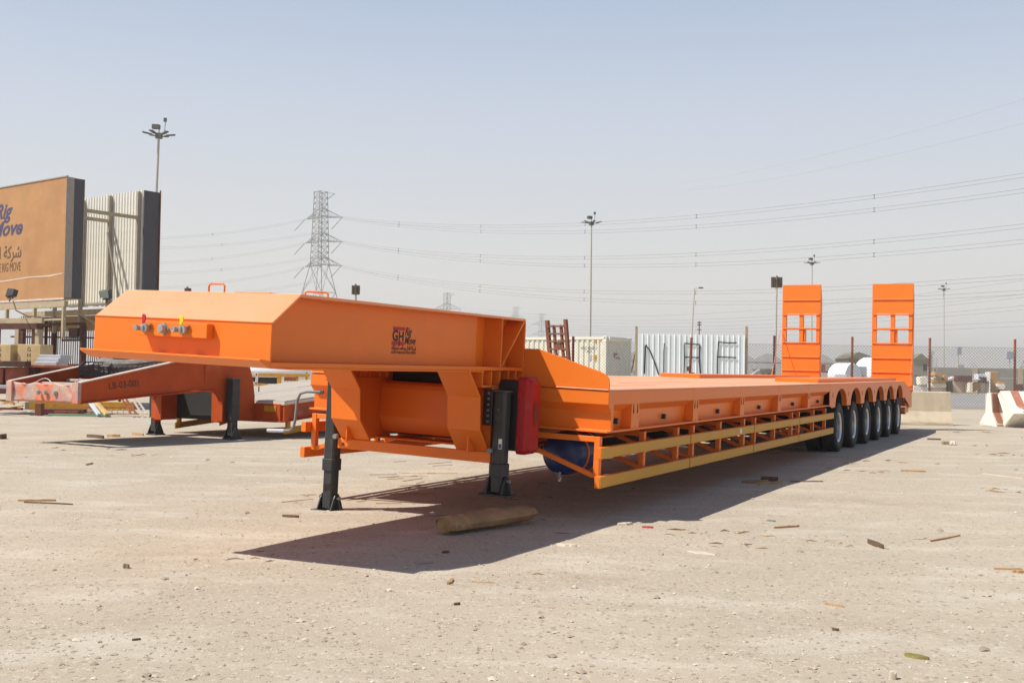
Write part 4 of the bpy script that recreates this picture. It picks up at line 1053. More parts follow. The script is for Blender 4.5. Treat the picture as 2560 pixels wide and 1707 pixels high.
# left palisade fence with dark bars
FN = thing('bar_fence', 'dark brown vertical bar fence behind the sign posts at left', 'fence', tuple(W(40, 900, 36).xy) + (0,), 0)
bars = MB()
for k in range(48): bars.box(k * .072, k * .072 + .024, 0, .024, .3, 2.75 + .12 * math.sin(k * .4))
o = bars.build('fence_bars', M_darkbr, FN); o['kind'] = 'stuff'
for z in (.5, 1.25, 2.15, 2.50): MB().box(-.2, 3.5, .026, .06, z, z + .05).build('fence_rail', M_darkbr, FN)
for x in (.9, 2.2, 3.4): MB().box(x, x + .07, .061, .13, 0, 2.8).build('fence_post', M_darkbr, FN)
# rust red steel boxes and beams of the scrap row
SCR = [
 (-60, 9, 918, 962, 27.6, .8, M_rustred, 'steel_box', 'rust red steel box cut by the left picture edge', 'steel box', 0),
 (15, 61, 918, 962, 27.6, .8, M_rustred, 'steel_box', 'rust red square steel box right of the dark gap', 'steel box', 0),
 (62, 86, 914, 958, 27.9, .5, M_darkbr, 'steel_box', 'dark brown steel stub between red boxes and trailer nose', 'steel box', 0),
 (88, 152, 917, 940, 28.3, .4, M_rustred, 'steel_box', 'low salmon steel box below the grey slab stack', 'steel box', 0),
 (-60, 68, 903, 915, 27.4, .3, M_darkbr, 'steel_beam', 'dark brown beam lying on top of the red boxes', 'steel beam', R(-3)),
 (68, 190, 913, 918, 27.8, .3, M_rustred, 'steel_beam', 'thin red brown rail below the grey slab stack', 'steel beam', 0),
 (-60, 36, 963, 970, 27.2, .5, M_lgrey, 'steel_beam', 'grey steel beam left of the old trailer nose', 'steel beam', 0),
 (-60, 36, 971, 983, 27.1, .5, M_maroon, 'steel_beam', 'maroon steel beam left of the old trailer nose', 'steel beam', 0),
 (76, 330, 1005, 1023, 27.3, .25, M_yel, 'steel_beam', 'long dark yellow beam under the old trailer nose', 'steel beam', R(2)),
 (91, 107, 1008, 1038, 26.7, .2, M_rust, 'timber_block', 'upright brown block propping the yellow beam', 'timber block', 0),
 (107, 214, 1023, 1036, 27.1, .2, M_maroon, 'steel_beam', 'dark maroon beam below the yellow beam', 'steel beam', 0),
 (125, 280, 1036, 1038.5, 26.6, .05, mat('green_bar_paint', lin('5c8a6a'), .6), 'steel_bar', 'thin green bar on the ground by the scrap', 'steel bar', 0),
 (66, 76, 1004, 1022, 26.9, .3, M_beige, 'steel_plate', 'pale end plate beside the yellow beam', 'steel plate', R(25)),
 (140, 200, 1027, 1036, 26.9, .1, M_rust, 'timber_block', 'low brown sleeper in front of the maroon beam', 'timber block', 0),
]
for k, (x0, x1, y0, y1, D, dep, m, n, lb, ct, rz) in enumerate(SCR): slab(k, x0, x1, y0, y1, D, dep, m, n, lb, ct, None, rz)
BARS = [
 (-20, 992, 40, 1010, .06, M_yel, 'upper yellow bar of the loose steel at the left edge'),
 (-20, 1012, 50, 1004, .05, M_oldedge, 'pale bar crossing the yellow bars at the left edge'),
 (-20, 1028, 62, 1014, .05, M_yel, 'lower yellow bar slanting over the loose steel pile'),
 (-20, 1038, 84, 1028, .04, M_lgrey, 'grey bar on the ground at the left edge'),
 (-20, 1000, 34, 1000, .05, M_darkbr, 'dark bar behind the yellow bars at the left edge'),
 (-20, 1020, 60, 1022, .08, M_maroon, 'maroon bar under the loose steel pile'),
 (229, 1005, 252, 1036, .09, mat('pale_blue_bar', lin('c4d0d8'), .6), 'pale blue leaning bar beneath the old trailer side'),
 (243, 1004, 272, 1036, .10, mat('pale_yellow_bar', lin('d2b070'), .6), 'pale yellow leaning bar beneath the old trailer side'),
]
for x0, y0, x1, y1, w_, m, lb in BARS: tag(MB().bar(W(x0, y0, 26.9), W(x1, y1, 26.6), w_, w_ * .7).build('steel_bar', m, bev=.004), lb, 'steel bar')
# ladder frames lying under the old trailer
for k, (dx, m_, lb) in enumerate(((0, M_rustred, 'red lattice ladder frame leaning left under the old trailer'), (26, M_oldedge, 'pale lattice ladder frame leaning right under the old trailer'))):
    t = thing('ladder_frame', lb, 'ladder', tuple(W(300 + dx, 1000, 27).xy) + (0,))
    for s_ in (0, 1): MB().bar(Vector(W(308 + dx + s_ * 10, 996, 27)) - t.location, Vector(W(332 + dx + s_ * 14, 1034, 26.6)) - t.location, .03).build('rail', m_, t)
    for u in range(6):
        a = Vector(W(308 + dx, 996, 27)).lerp(W(332 + dx, 1034, 26.6), u / 5); b_ = Vector(W(318 + dx, 996, 27)).lerp(W(346 + dx, 1034, 26.6), u / 5)
        MB().bar(a - t.location, b_ - t.location, .02).build('rung', m_, t)
t = thing('ladder_frame', 'red ladder lying flat at the edge of the scrap row', 'ladder', tuple(W(285, 1020, 26.9).xy) + (0,))
for yy in (1018, 1033): MB().bar(Vector(W(215, yy, 26.9)) - t.location, Vector(W(352, yy + 1, 26.9)) - t.location, .025).build('rail', M_rustred, t)
for u in range(9): MB().bar(Vector(W(225 + u * 14, 1018, 26.9)) - t.location, Vector(W(229 + u * 14, 1033, 26.9)) - t.location, .02).build('rung', M_oldedge, t)

# yard things seen through the gap under the gooseneck
slab(0, 560, 676, 912, 931, 34, .5, mat('grey_green_panel', lin('8f9690'), .6), 'site_panel', 'grey green steel panel behind the yellow frames', 'panel', None)
o = MB().lathe([(0, -1.0), (.20, -.98), (.24, -.9), (.24, .9), (.20, .98), (0, 1.0)], 20, 'x').build('white_tank', M_wrap, smooth=True); p = W(706, 926, 30); o.location = p; tag(o, 'white horizontal tank above the yellow frame in the gooseneck gap', 'tank')
o = MB().lathe([(0, -.5), (.2, -.48), (.24, -.4), (.24, .4), (0, .45)], 20, 'x').build('grey_tank', M_lgrey, smooth=True); p = W(760, 927, 31); o.location = p; tag(o, 'pale grey drum at the right of the white tank', 'drum')
t = thing('equipment_stand', 'yellow steel frame standing behind the old trailer deck', 'steel stand', tuple(W(680, 940, 27).xy) + (0,))
def yb(x0, y0, x1, y1, w_=.09, m=M_yel): MB().bar(Vector(W(x0, y0, 27)) - t.location, Vector(W(x1, y1, 27)) - t.location, w_, w_ * .8, up=(0, 1, 0)).build('frame_bar', m, t, bev=.004)
yb(600, 936, 775, 938, .08); yb(700, 938, 700, 1000, .09); yb(745, 938, 745, 960, .05); yb(768, 930, 768, 1000, .05); yb(600, 958, 670, 962, .06)
t = thing('white_truss', 'white painted truss arm leaning behind the old trailer deck', 'truss', tuple(W(610, 940, 26.5).xy) + (0,))
def tb(x0, y0, x1, y1, w_=.06): MB().bar(Vector(W(x0, y0, 26.5)) - t.location, Vector(W(x1, y1, 26.5)) - t.location, w_, w_ * .8, up=(0, 1, 0)).build('truss_bar', M_oldedge, t, bev=.003)
tb(585, 935, 645, 936); tb(645, 933, 643, 960); tb(585, 939, 645, 960); tb(590, 929, 705, 931, .025)
slab(0, 600, 690, 943, 958, 27.6, .4, M_dark, 'dark_drum', 'dark machinery block under the yellow frame', 'machinery', None)
slab(0, 712, 742, 942, 952, 28, .3, M_rustred, 'steel_box', 'small salmon box behind the yellow frame', 'steel box', None)

# ------------------------------------------------------------------ light masts
LM = thing('light_mast', 'tallest looking light mast at left, behind the box sign', 'light mast', W(371, 900, 51).xy[:] + (0,), 0, 'tall yard light masts')
MB().tube([(0, 0, 0), (0, 0, 6), (0, 0, 12.0)], [.10, .08, .055], 12).build('mast', M_pole, LM, smooth=True)
hd = MB().box(-.14, .14, -.12, .12, 12.0, 12.25).build('lamp_head', M_lamp, LM)
cam_ = MB().box(-.32, .02, -.12, .12, 12.45, 12.65); cam_.tube([(0, 0, 12.2), (0, 0, 12.5)], .02, 6); cam_.tube([(.26, 0, 12.3), (.28, 0, 12.8)], .015, 6); cam_.box(.2, .33, -.05, .05, 12.8, 12.98)
cam_.build('sensor_box', M_lamp, LM)
for k in range(6):
    a = 2 * math.pi * k / 6 + .3; c, s_ = math.cos(a), math.sin(a)
    ar = MB().tube([(.1 * c, .1 * s_, 12.1), (.32 * c, .32 * s_, 12.16)], .02, 6).build('lamp_arm', M_lamp, LM)
    MB().bar((.32 * c, .32 * s_, 12.17), (.74 * c, .74 * s_, 12.24), .17, .05).build('lamp_body', M_lamp, ar)
for lb, px, D in (('middle light mast rising behind the white container', 1475, 78.6), ('light mast seen through the left rear ramp', 2029, 104), ('farthest slim light mast right of the right rear ramp', 2360, 132)):
    o = copy_tree(LM); o.location = (W(px, 900, D).x, D, 0); o['label'] = lb; o.rotation_euler = (0, 0, random.uniform(0, 1))
LM.rotation_euler = (0, R(1.2), 0)
# floodlights on posts
def floodpost(px, ytop, D, w_, hh, label, tilt=0.):
    p = W(px, ytop, D); t = thing('floodlight_post', label, 'floodlight', (p.x, D, 0), 0, 'floodlights on posts')
    MB().tube([(0, 0, 0), (tilt, 0, p.z)], .045, 8).build('post', M_pole, t, smooth=True)
    f = MB().prism([(-w_, -.02), (w_, -.02), (w_ * .8, .16), (-w_ * .8, .16)], 'z', p.z - hh, p.z).build('housing', M_lamp, t, bev=.01)
    f.location = (tilt, 0, 0); MB().box(-.03, .03, -.07, -.021, p.z - hh * 1.05, p.z + .05).build('bracket', M_rust, f)
    for k in range(5): MB().box(-w_ + .05 + k * (2 * w_ - .12) / 4, -w_ + .07 + k * (2 * w_ - .12) / 4, -.05, -.021, p.z - hh + .03, p.z - .03).build('cooling_fin', M_lamp, f)
floodpost(1938, 692, 47, .25, .45, 'floodlight on a tall pale post left of the left ramp', .05)
floodpost(887, 713, 41, .16, .34, 'small floodlight on a post above the gooseneck')
floodpost(466, 720, 41, .12, .12, 'low black lamp just showing over the gooseneck top')
# leaning street lamp
t = thing('street_lamp', 'thin leaning street lamp with rusty lower post before the NAF panel', 'street lamp', W(1725, 930, 43).xy[:] + (0,), 0)
b0 = Vector(W(1724, 940, 43)) - t.location; tp = Vector(W(1735, 721, 43)) - t.location; md = b0.lerp(tp, .44)
MB().tube([md, tp], [.035, .022], 8).build('upper_pole', M_pole, t, smooth=True)
MB().tube([(b0.x - .02, 0, 0), md], .05, 8).build('lower_pole', M_rust, t, smooth=True)
MB().tube([tp, Vector(W(1752, 720, 43)) - t.location], .015, 6).build('lamp_arm', M_pole, t); e_ = Vector(W(1749, 719.5, 43)) - t.location
MB().box(e_.x - .05, e_.x + .12, -.05, .05, e_.z - .02, e_.z + .03).build('lamp_head', M_lamp, t)
MB().box(b0.x - .1, b0.x + .02, -.06, .06, b0.z + .2, b0.z + .38).build('switch_box', M_rust, t); MB().tube([(b0.x, 0, b0.z + .12), (b0.x + .22, 0, b0.z + .12)], .025, 6).build('peg', M_rust, t)

# ------------------------------------------------------------------ pylons and lines
def pylon(name, label, px, D, H, w_top, w_mid, z_mid, w_base, levels, armr, arml, th, rz, grp=None, panels=9):
    t = thing(name, label, 'pylon', (W(px, 900, D).x, D, 0), rz, grp)
    mb = MB()
    def wid(z): return w_mid + (w_top - w_mid) * (z - z_mid) / (H - z_mid) if z > z_mid else w_base + (w_mid - w_base) * z / z_mid
    cs = [(1, 0), (0, 1), (-1, 0), (0, -1)]
    zs = list(np.linspace(0, z_mid, 5)) + list(np.linspace(z_mid, H, panels + 1))[1:]
    for i in range(len(zs) - 1):
        a, b_ = zs[i], zs[i + 1]; wa, wb = wid(a), wid(b_)
        for k in range(4):
            c0_, c1_ = cs[k], cs[(k + 1) % 4]
            mb.bar((c0_[0] * wa, c0_[1] * wa, a), (c0_[0] * wb, c0_[1] * wb, b_), th * 1.3)
            mb.bar((c0_[0] * wa, c0_[1] * wa, a), (c1_[0] * wb, c1_[1] * wb, b_), th * .7)
            mb.bar((c1_[0] * wa, c1_[1] * wa, a), (c0_[0] * wb, c0_[1] * wb, b_), th * .7)
            mb.bar((c0_[0] * wb, c0_[1] * wb, b_), (c1_[0] * wb, c1_[1] * wb, b_), th * .7)
    mb.build('tower_lattice', M_pyl, t)
    for z in levels:
        for tip, nm in ((armr, 'r'), (arml, 'l')):
            if tip is None: continue
            d = Vector((tip[0], tip[1], 0)); L0 = d.length; d.normalize(); w_ = wid(z); s_ = Vector((-d.y, d.x, 0)) * w_ * .8
            T = Vector((tip[0], tip[1], z)); top = Vector((0, 0, z + L0 * .38 + .4))
            a = MB()
            for q_ in (-1, 1):
                r0 = Vector((0, 0, z + .3)) + s_ * q_ + d * w_ * .5; a.bar(r0, T, th * 1.2); a.bar(top + s_ * q_ * .7, T, th)
                for u in (.25, .5, .75): a.bar(r0.lerp(T, u), (top + s_ * q_ * .7).lerp(T, u - .12), th * .6)
            for u in (.2, .45, .7): a.bar((Vector((0, 0, z + .3)) + s_).lerp(T, u), (Vector((0, 0, z + .3)) - s_).lerp(T, u), th * .6)
            a.build('cross_arm', M_pyl, t)
            ins = MB(); ins.bar(T + Vector((-.3, 0, -.1)), T + Vector((-2.2 * (1 if L0 > 3 else 0) , -1, -2.6)), th * 1.2)
            ins.build('insulator', M_pyl, t)
    tb_ = MB(); w_ = w_top
    tb_.bar((-w_ * 1.1, 0, H), (w_ * 2.2, -w_ * .6, H - .5), th); tb_.bar((w_, 0, H - 1.6), (w_ * 2.2, -w_ * .6, H - .5), th); tb_.bar((-w_ * 1.1, 0, H), (-w_, 0, H - 1.6), th)
    tb_.build('earth_peak', M_pyl, t)
    return t
pylon('power_pylon', 'large grey lattice power pylon standing behind the gooseneck', 795, 233, 39.6, 1.4, 2.0, 24.0, 8.3, (33.9, 28.7, 23.6), (5.1, -1.6), (-3.4, 1.8), .10, 0, None, 12)
for i, (px, D, lb, H) in enumerate(((1116, 530, 'small hazy pylon just above the gooseneck edge', 40), (1288, 700, 'tiny hazy pylon right of the gooseneck corner', 44.0), (1353, 760, 'tiny hazy pylon left of the rusty ramp', 43.5))):
    pylon('far_pylon', lb, px, D, H, 1.6, 2.0, 25, 6, (H - 8, H - 15) if i < 3 else (), (7, -2) if i < 3 else None, (-7, 2) if i < 3 else None, .13 if i < 3 else .12, 0, 'hazy pylons in the distance', 6)
pylon('power_pylon', 'lattice pylon cut by the right picture edge', 2585, 420, 27, 1.6, 2.4, 12, 8, (), None, None, .20, 0, None, 8)
def wire(p0, p1, sag, r, n=26):
    pts = []
    for i in range(n + 1):
        u = i / n; p = Vector(p0).lerp(Vector(p1), u); p.z -= 4 * sag * u * (1 - u); pts.append(p)
    return pts
def twin(p0, p1, sag, r, gap, label, grp, spacers=6):
    t = thing('power_line', label, 'power line', (0, 0, 0), 0, grp)
    pts = wire(p0, p1, sag, r, 40)
    for s_ in (0, -gap):
        MB().tube([p + Vector((0, 0, s_)) for p in pts], r, 4, caps=False).build('conductor', M_wire, t)
    sp_ = MB()
    for k in range(1, spacers + 1):
        p = pts[int(40 * k / (spacers + 1))]; sp_.box(p.x - .11, p.x + .11, p.y - .03, p.y + .03, p.z - .04, p.z + .04); sp_.box(p.x - .11, p.x + .11, p.y - .03, p.y + .03, p.z - gap - .04, p.z - gap + .04); sp_.box(p.x - .03, p.x + .03, p.y - .03, p.y + .03, p.z - gap, p.z)
    sp_.build('spacer', M_wire, t)['kind'] = 'stuff'
names = ('top', 'middle', 'bottom')
for i, z in enumerate((34.1, 28.9, 23.7)):
    x0 = W(795, 900, 233).x
    twin((x0 + 5.1, 231.4, z), (75, 80, z - 10.3), 5.3, .019, .42, names[i] + ' upper strand pair running from the pylon to the right edge', 'power lines to the right')
    twin((x0 + 5.1, 231.4, z - .15), (75, 80, z - 11.9), 5.75, .019, .42, names[i] + ' lower strand pair running from the pylon to the right edge', 'power lines to the right')
    twin((x0 - 3.4, 234.8, z), (-120, 215, z - 2.5), 4.8, .016, .35, names[i] + ' line pair leaving the pylon to the left', 'power lines to the left', 3)
    twin((x0 + 1, 232, z - 3.0), (-122, 212, z - 4.2), 4.6, .016, .35, names[i] + ' lower line pair leaving the pylon to the left', 'power lines to the left', 3)
for k, (ya, yb_, sg) in enumerate(((776, 692, 7), (786, 728, 6), (793, 736, 6), (806, 758, 5), (812, 768, 5), (826, 800, 3), (834, 812, 3))):
    a = W(1120 + 25 * k, ya - 14, 520); b_ = W(2620, yb_ , 240)
    t = tag(MB().tube(wire(a, b_, sg, .05), .032, 4, caps=False).build('far_power_line', M_wire), ['highest','second highest','third highest','middle','third lowest','second lowest','lowest'][k] + ' of the seven faint distant power lines over the right horizon', 'power line', 'faint distant power lines')
for k, (y0, y1) in enumerate(((292, 232), (320, 272))):
    t = tag(MB().tube(wire(W(1700, 455 + 20 * k, 200), W(2600, y0 - 60 + 34 * k, 110), 1.0, .02), .008, 4, caps=False).build('earth_wire', M_wire), ['upper', 'lower'][k] + ' very faint earth wire high in the sky at right', 'power line', 'faint earth wires')

up_ = thing('utility_pole', 'thin far utility pole with small crossbars above the NAF panel', 'utility pole', (W(1748, 900, 160).x, 160, 0), 0)
MB().tube([(0, 0, 0), (0, 0, W(1748, 803, 160).z)], .09, 8).build('pole', M_lamp, up_)
for z_ in (806, 812, 824): zz = W(1748, z_, 160).z; MB().box(-.3, .3, -.05, .05, zz - .08, zz + .08).build('crossbar', M_lamp, up_)

# ------------------------------------------------------------------ containers, fences, panel
def container(name, label, corner_px, D, L_, rz, m, H=2.9, nrib_side=44):
    c = W(corner_px, 900, D); t = thing(name, label, 'container', (c.x, D, 0), rz)
    # local x to the left is the long side, y into depth is the end wall (2.44 m)
    def wav(n, L__, amp): 
        pts = []
        for k in range(n):
            p = L__ / n; x = k * p; pts += [(x, 0), (x + p * .28, 0), (x + p * .44, amp), (x + p * .72, amp), (x + p * .9, 0)]
        return pts + [(L__, 0)]
    pr_ = wav(nrib_side, L_ - .3, .045); z0, z1 = .17, H - .13
    mb = MB(); mb.add([(-.15 - x, .02 + a, z0) for x, a in pr_] + [(-.15 - x, .02 + a, z1) for x, a in pr_], [(i, i + 1, len(pr_) + i + 1, len(pr_) + i) for i in range(len(pr_) - 1)])
    mb.build('side_wall', m, t)
    pr2 = wav(9, 2.44 - .3, .04); mb = MB(); mb.add([(-.02 - a, .15 + x, z0) for x, a in pr2] + [(-.02 - a, .15 + x, z1) for x, a in pr2], [(i, i + 1, len(pr2) + i + 1, len(pr2) + i) for i in range(len(pr2) - 1)])
    mb.build('end_wall', m, t)
    for (x, y) in ((-.15, 0), (-.15, 2.29), (-L_, 0), (-L_, 2.29)): MB().box(x, x + .15, y, y + .15, .12, H - .12).build('corner_post', m, t, bev=.01)
    for (x0, x1, y0, y1) in ((-L_, 0, 0, .06), (-.06, 0, .0, 2.44), (-L_, 0, 2.38, 2.44)):
        MB().box(x0 + .15, x1 - (.15 if x1 == 0 and x0 < -1 else 0), y0 + (0 if x0 < -1 else .15), y1 - (0 if x0 < -1 else .15), H - .13, H - .02).build('top_rail', m, t)
        MB().box(x0 + .15, x1 - (.15 if x1 == 0 and x0 < -1 else 0), y0 + (0 if x0 < -1 else .15), y1 - (0 if x0 < -1 else .15), .02, .17).build('bottom_rail', m, t)
    MB().box(-L_ + .1, -.1, .1, 2.36, H - .05, H - .04).build('roof', m, t)
    for (x, y) in ((-.17, -.004), (-.17, 2.27), (-L_, -.004), (-L_, 2.27)):
        f = MB().box(x, x + .18, y, y + .17, H - .119, H + .004).build('corner_casting', m, t, bev=.01)
        MB().box(x + .06, x + .12, y - .002, y + .003, H - .09, H - .03).build('casting_hole', M_dark, f)
    return t
ct = container('shipping_container', 'cream shipping container with corrugated sides and stencilled numbers behind the bulkhead', 1516, 48, 6.06, R(-33), M_contain, nrib_side=22)
def FC(x, z): return frame((x, .015, z), (1, 0, 0), (0, 0, 1))
text('container_number', 'OOIC 585563 0', .15, M_ink, ct, FC(-1.31, 2.33), .001, sx=.84)
text('container_number', '42G1', .15, M_ink, ct, FC(-1.0, 2.18), .001, sx=.84)
MB().box(-.88, -.74, .008, .0195, 1.86, 2.08).build('grey_plate', M_lgrey, ct); MB().box(-.62, -.48, .008, .0195, 1.86, 2.08).build('yellow_plate', M_yel, ct); MB().box(-.58, -.49, .006, .0195, 2.58, 2.77).build('yellow_plate', M_yel, ct)
mk = MB()
for (x, z, w_, h_) in ((.78, 1.96, .10, .22), (.90, 2.10, .24, .07), (.95, 1.93, .22, .07), (1.2, 1.91, .12, .07)): mk.box(-.014, -.010, x, x + w_, z, z + h_)
mk.build('pink_mark', mat('pink_spray', lin('a05a66'), .7), ct)
tag(MB().tube([W(1433, 980, 44), W(1433, 841, 44)], .055, 10).build('fence_post', M_maroon, smooth=True), 'maroon post between the two cream containers', 'post')

# chain link fence
CF = thing('chain_link_fence', 'chain link fence on red brown posts crossing behind the trailer', 'fence', (0, 45, 0), R(0))
mb = MB(); x0, x1, z0, z1 = -12.0, 23.5, .02, 2.56
hgt = z1 - z0; stp = .135
k = x0 - hgt
while k < x1:
    for sg in (1, -1):
        a_x, a_z, b_x, b_z = k, z0, k + hgt, z1
        if a_x < x0: a_z += x0 - a_x; a_x = x0
        if b_x > x1: b_z -= b_x - x1; b_x = x1
        if b_x - a_x > .05:
            if sg < 0: a_z, b_z = z0 + z1 - a_z, z0 + z1 - b_z
            mb.bar((a_x, sg * .003, a_z), (b_x, sg * .003, b_z), .010)
    k += stp
mb.bar((x0, 0, z1), (x1, 0, z1), .008); mb.bar((x0, 0, z0 + .02), (x1, 0, z0 + .02), .008)
o = mb.build('wire_mesh', M_mesh, CF); o['kind'] = 'stuff'
for px in (1000, 1215, 1935, 2130, 2324, 2537):
    x = W(px, 900, 45.1).x; MB().tube([(x, .1, 0), (x + .02, .1, 2.92)], .05, 10).build('fence_post', M_rustred if px > 1940 else M_maroon, CF, smooth=True)
# NAF panel
NP = thing('graffiti_panel', 'white ribbed steel sheet panel sprayed with black NAF letters', 'panel', (W(1595, 900, 44.6).x, 44.6, 0), 0)
PW = W(1863, 900, 44.6).x - W(1595, 900, 44.6).x; PH = W(1700, 835.5, 44.6).z
n = 20; pw = PW / n
shp = [(0, 0), (pw * .78, 0), (pw * .83, -.022), (pw * .93, -.022), (pw * .98, 0), (pw, 0), (pw, .008), (0, .008)]
s0 = MB().prism(shp, 'z', .15, PH).build('sheet_panel', M_whsheet, NP)
for i in range(n):
    o = s0 if i == 0 else copy_of(s0, NP); o.location = (i * pw, 0, random.uniform(-.012, .006))
for i, (px, lbx) in enumerate(((1591, 'left'), (1867, 'right'))):
    x = W(px, 900, 44.6).x - NP.location.x; MB().box(x - .045, x + .055, .02, .12, 0, W(px, 815, 44.6).z).build('panel_post', M_beige, NP, bev=.006)
for z in (.8, 1.9): MB().box(0, PW, .012, .05, z, z + .05).build('panel_rail', M_beige, NP)
def spray(pts, w_=.045):
    P_ = [Vector(W(x, y, 44.57)) - NP.location for x, y in pts]; mb = MB()
    for a, b_ in zip(P_[:-1], P_[1:]): mb.bar((a.x, -.031, a.z), (b_.x, -.031, b_.z), .014, w_, up=(0, 0, 1)) if abs(a.z - b_.z) < abs(a.x - b_.x) else mb.bar((a.x, -.031, a.z), (b_.x, -.031, b_.z), w_, .014, up=(0, 1, 0))
    mb.build('graffiti_stroke', M_spray, NP)
spray([(1612, 934), (1614, 865), (1617, 862)], .06); spray([(1615, 863), (1625, 876), (1637, 905), (1648, 937)]); spray([(1660, 937), (1660, 880), (1661, 858)], .035)
spray([(1711, 937), (1712, 900), (1711, 860)], .04); spray([(1711, 858), (1730, 860), (1750, 861)]); spray([(1750, 862), (1749, 895), (1752, 937)], .06); spray([(1712, 893), (1730, 893), (1748, 894)])
spray([(1794, 937), (1794, 900), (1796, 857)], .045); spray([(1795, 855), (1820, 857), (1842, 857)]); spray([(1796, 892), (1820, 893), (1841, 894)])

# ornamental fence with arched tops
OFc = thing('arched_fence', 'dark ornamental bar fence with arched tops behind the chain link', 'fence', (W(1560, 900, 82).x, 82, 0), 0)
for p_ in range(10):
    mb = MB()
    for k in range(24):
        x = p_ * 1.98 + k * .0815; h_ = 2.55 + .42 * math.sin(math.pi * (k + .5) / 24); mb.box(x, x + .022, 0, .016, .35, h_)
    o = mb.build('fence_panel', M_darkbr, OFc); o['kind'] = 'stuff'
    MB().box(p_ * 1.98 - .02, p_ * 1.98 + 1.96, .023, .05, 2.28, 2.33).build('fence_rail', M_darkbr, OFc)
    MB().box(p_ * 1.98 - .02, p_ * 1.98 + 1.96, .023, .05, .5, .55).build('fence_rail', M_darkbr, OFc)
tag(MB().box(0, 18.5, 0, .3, 0, 1.15).build('low_wall', M_wallg), 'low grey block wall beneath the arched fence', 'wall').location = (W(1560, 900, 84).x, 84, 0)
# things behind the fences
def blk(px0, px1, y0, y1, D, dep, m, n, lb, ct_, bev=.02, rz=0., tilt=0.):
    a = W(px0, y1, D); b_ = W(px1, y0, D); w_, h_ = b_.x - a.x, b_.z - a.z
    o = MB().box(-w_ / 2, w_ / 2, 0, dep, 0, h_).build(n, m, bev=bev); o.location = (a.x + w_ / 2, D, a.z); o.rotation_euler = (0, tilt, rz); return tag(o, lb, ct_)
lorry = thing('red_container', 'rust red container with white squares behind the arched fence', 'container', (W(2075, 900, 96).x, 96, 0), 0)
a = W(2050, 931, 96) - Vector(lorry.location); b_ = W(2100, 911, 96) - Vector(lorry.location)
MB().box(a.x, b_.x, 0, 2.4, max(a.z, .1), b_.z).build('container_body', M_rustred, lorry, bev=.02)
for i in range(3):
    for j in range(3): MB().box(a.x + .5 + i * .24, a.x + .68 + i * .24, -.02, -.002, a.z + .15 + j * .2, a.z + .3 + j * .2).build('white_square', M_white, lorry)
def wrapped(px, ytop, D, r, L_, lb, rz):
    mb = MB().lathe([(0, -L_ / 2), (r * .5, -L_ / 2 - .02), (r * .95, -L_ / 2 + .03), (r, -L_ / 2 + .12)] + [(r * (1 + .012 * math.sin(k * 2.1)), -L_ / 2 + .15 + k * (L_ - .3) / 8) for k in range(9)] + [(r, L_ / 2 - .1), (r * .93, L_ / 2), (0, L_ / 2)], 36)
    o = mb.build('wrapped_roll', M_wrap, smooth=True); p = W(px, ytop, D); o.location = (p.x, D, p.z - r); o.rotation_euler = (0, 0, rz); return tag(o, lb, 'wrapped roll', 'white plastic wrapped rolls')
wrapped(2113, 907, 52, .66, 1.05, 'large white wrapped roll between the two rear ramps', R(35))
wrapped(2192, 893, 58, .95, 1.6, 'taller white wrapped roll half hidden by the right ramp', R(30))
blk(2146, 2168, 916, 944, 52, .6, M_lgrey, 'wrapped_bundle', 'grey wrapped bundle right of the large white roll', 'bundle')
blk(2088, 2118, 935, 950, 50, .4, M_wrap, 'wrapped_bundle', 'low white bundle before the large white roll', 'bundle')
# conical roofed hut and grey shed
def shed(px0, px1, yw, yp, D, dep, mw_, mr, n, lb, peak=.5):
    a = W(px0, 900, D); b_ = W(px1, yw, D); pk = W(px0, yp, D).z; w_ = b_.x - a.x
    t = thing(n, lb, 'shed', (a.x, D, 0), 0)
    MB().box(0, w_, 0, dep, 0, b_.z).build('wall', mw_, t)
    MB().prism([(-.15, b_.z + .002), (w_ + .15, b_.z + .002), (w_ * (peak + .03), pk), (w_ * (peak - .03), pk)], 'y', -.15, dep + .15).build('roof', mr, t)
    return t, w_, b_.z
shed(2122, 2192, 897, 880, 100, 4, M_shedr, M_shedr, 'olive_hut', 'dark olive hut with a low pitched roof between the ramps', .35)
t, w_, h_ = shed(2284, 2322, 900, 884, 118, 5, M_shedw, M_shedr, 'grey_shed', 'small grey gabled shed right of the right ramp')
MB().box(w_ * .65, w_ * .88, -.02, -.003, h_ - 1.15, h_ - .45).build('window', M_dark, t)
# rubble and dusty bush near the panel
def heap(px, D, w_, h_, m, n_, name, lb, ct_, kind=None, seed=1):
    rr = random.Random(seed); mb = MB(); c = W(px, 900, D)
    for k in range(n_):
        u = rr.gauss(0, .35); v = rr.gauss(0, .3); z = max(0, (1 - abs(u) * 1.1)) * h_ * rr.random() ** .6
        s_ = rr.uniform(.04, .16) * w_ / 2; ax = Vector((rr.uniform(-1, 1), rr.uniform(-1, 1), rr.uniform(-.5, .5))).normalized() * s_
        p = Vector((c.x + u * w_ / 1.4, D + v * w_, z + .05)); mb.bar(p - ax, p + ax, s_ * rr.uniform(.3, 1), s_ * rr.uniform(.2, .7))
    return tag(mb.build(name, m), lb, ct_, None, kind)
heap(1890, 50, 1.4, 1.55, M_rubble, 160, 'rubble_heap', 'brown heap of rubble right of the NAF panel', 'rubble heap', seed=3)
heap(1584, 49, .9, 1.5, M_rust, 60, 'scrap_heap', 'rusty scrap leaning between container and NAF panel', 'scrap heap', seed=4)
tag(MB().bar(W(1880, 938, 47), W(1899, 925, 48), .12, .1).build('timber_beam', M_lgrey, bev=.01), 'pale timber resting on the rubble heap', 'timber')
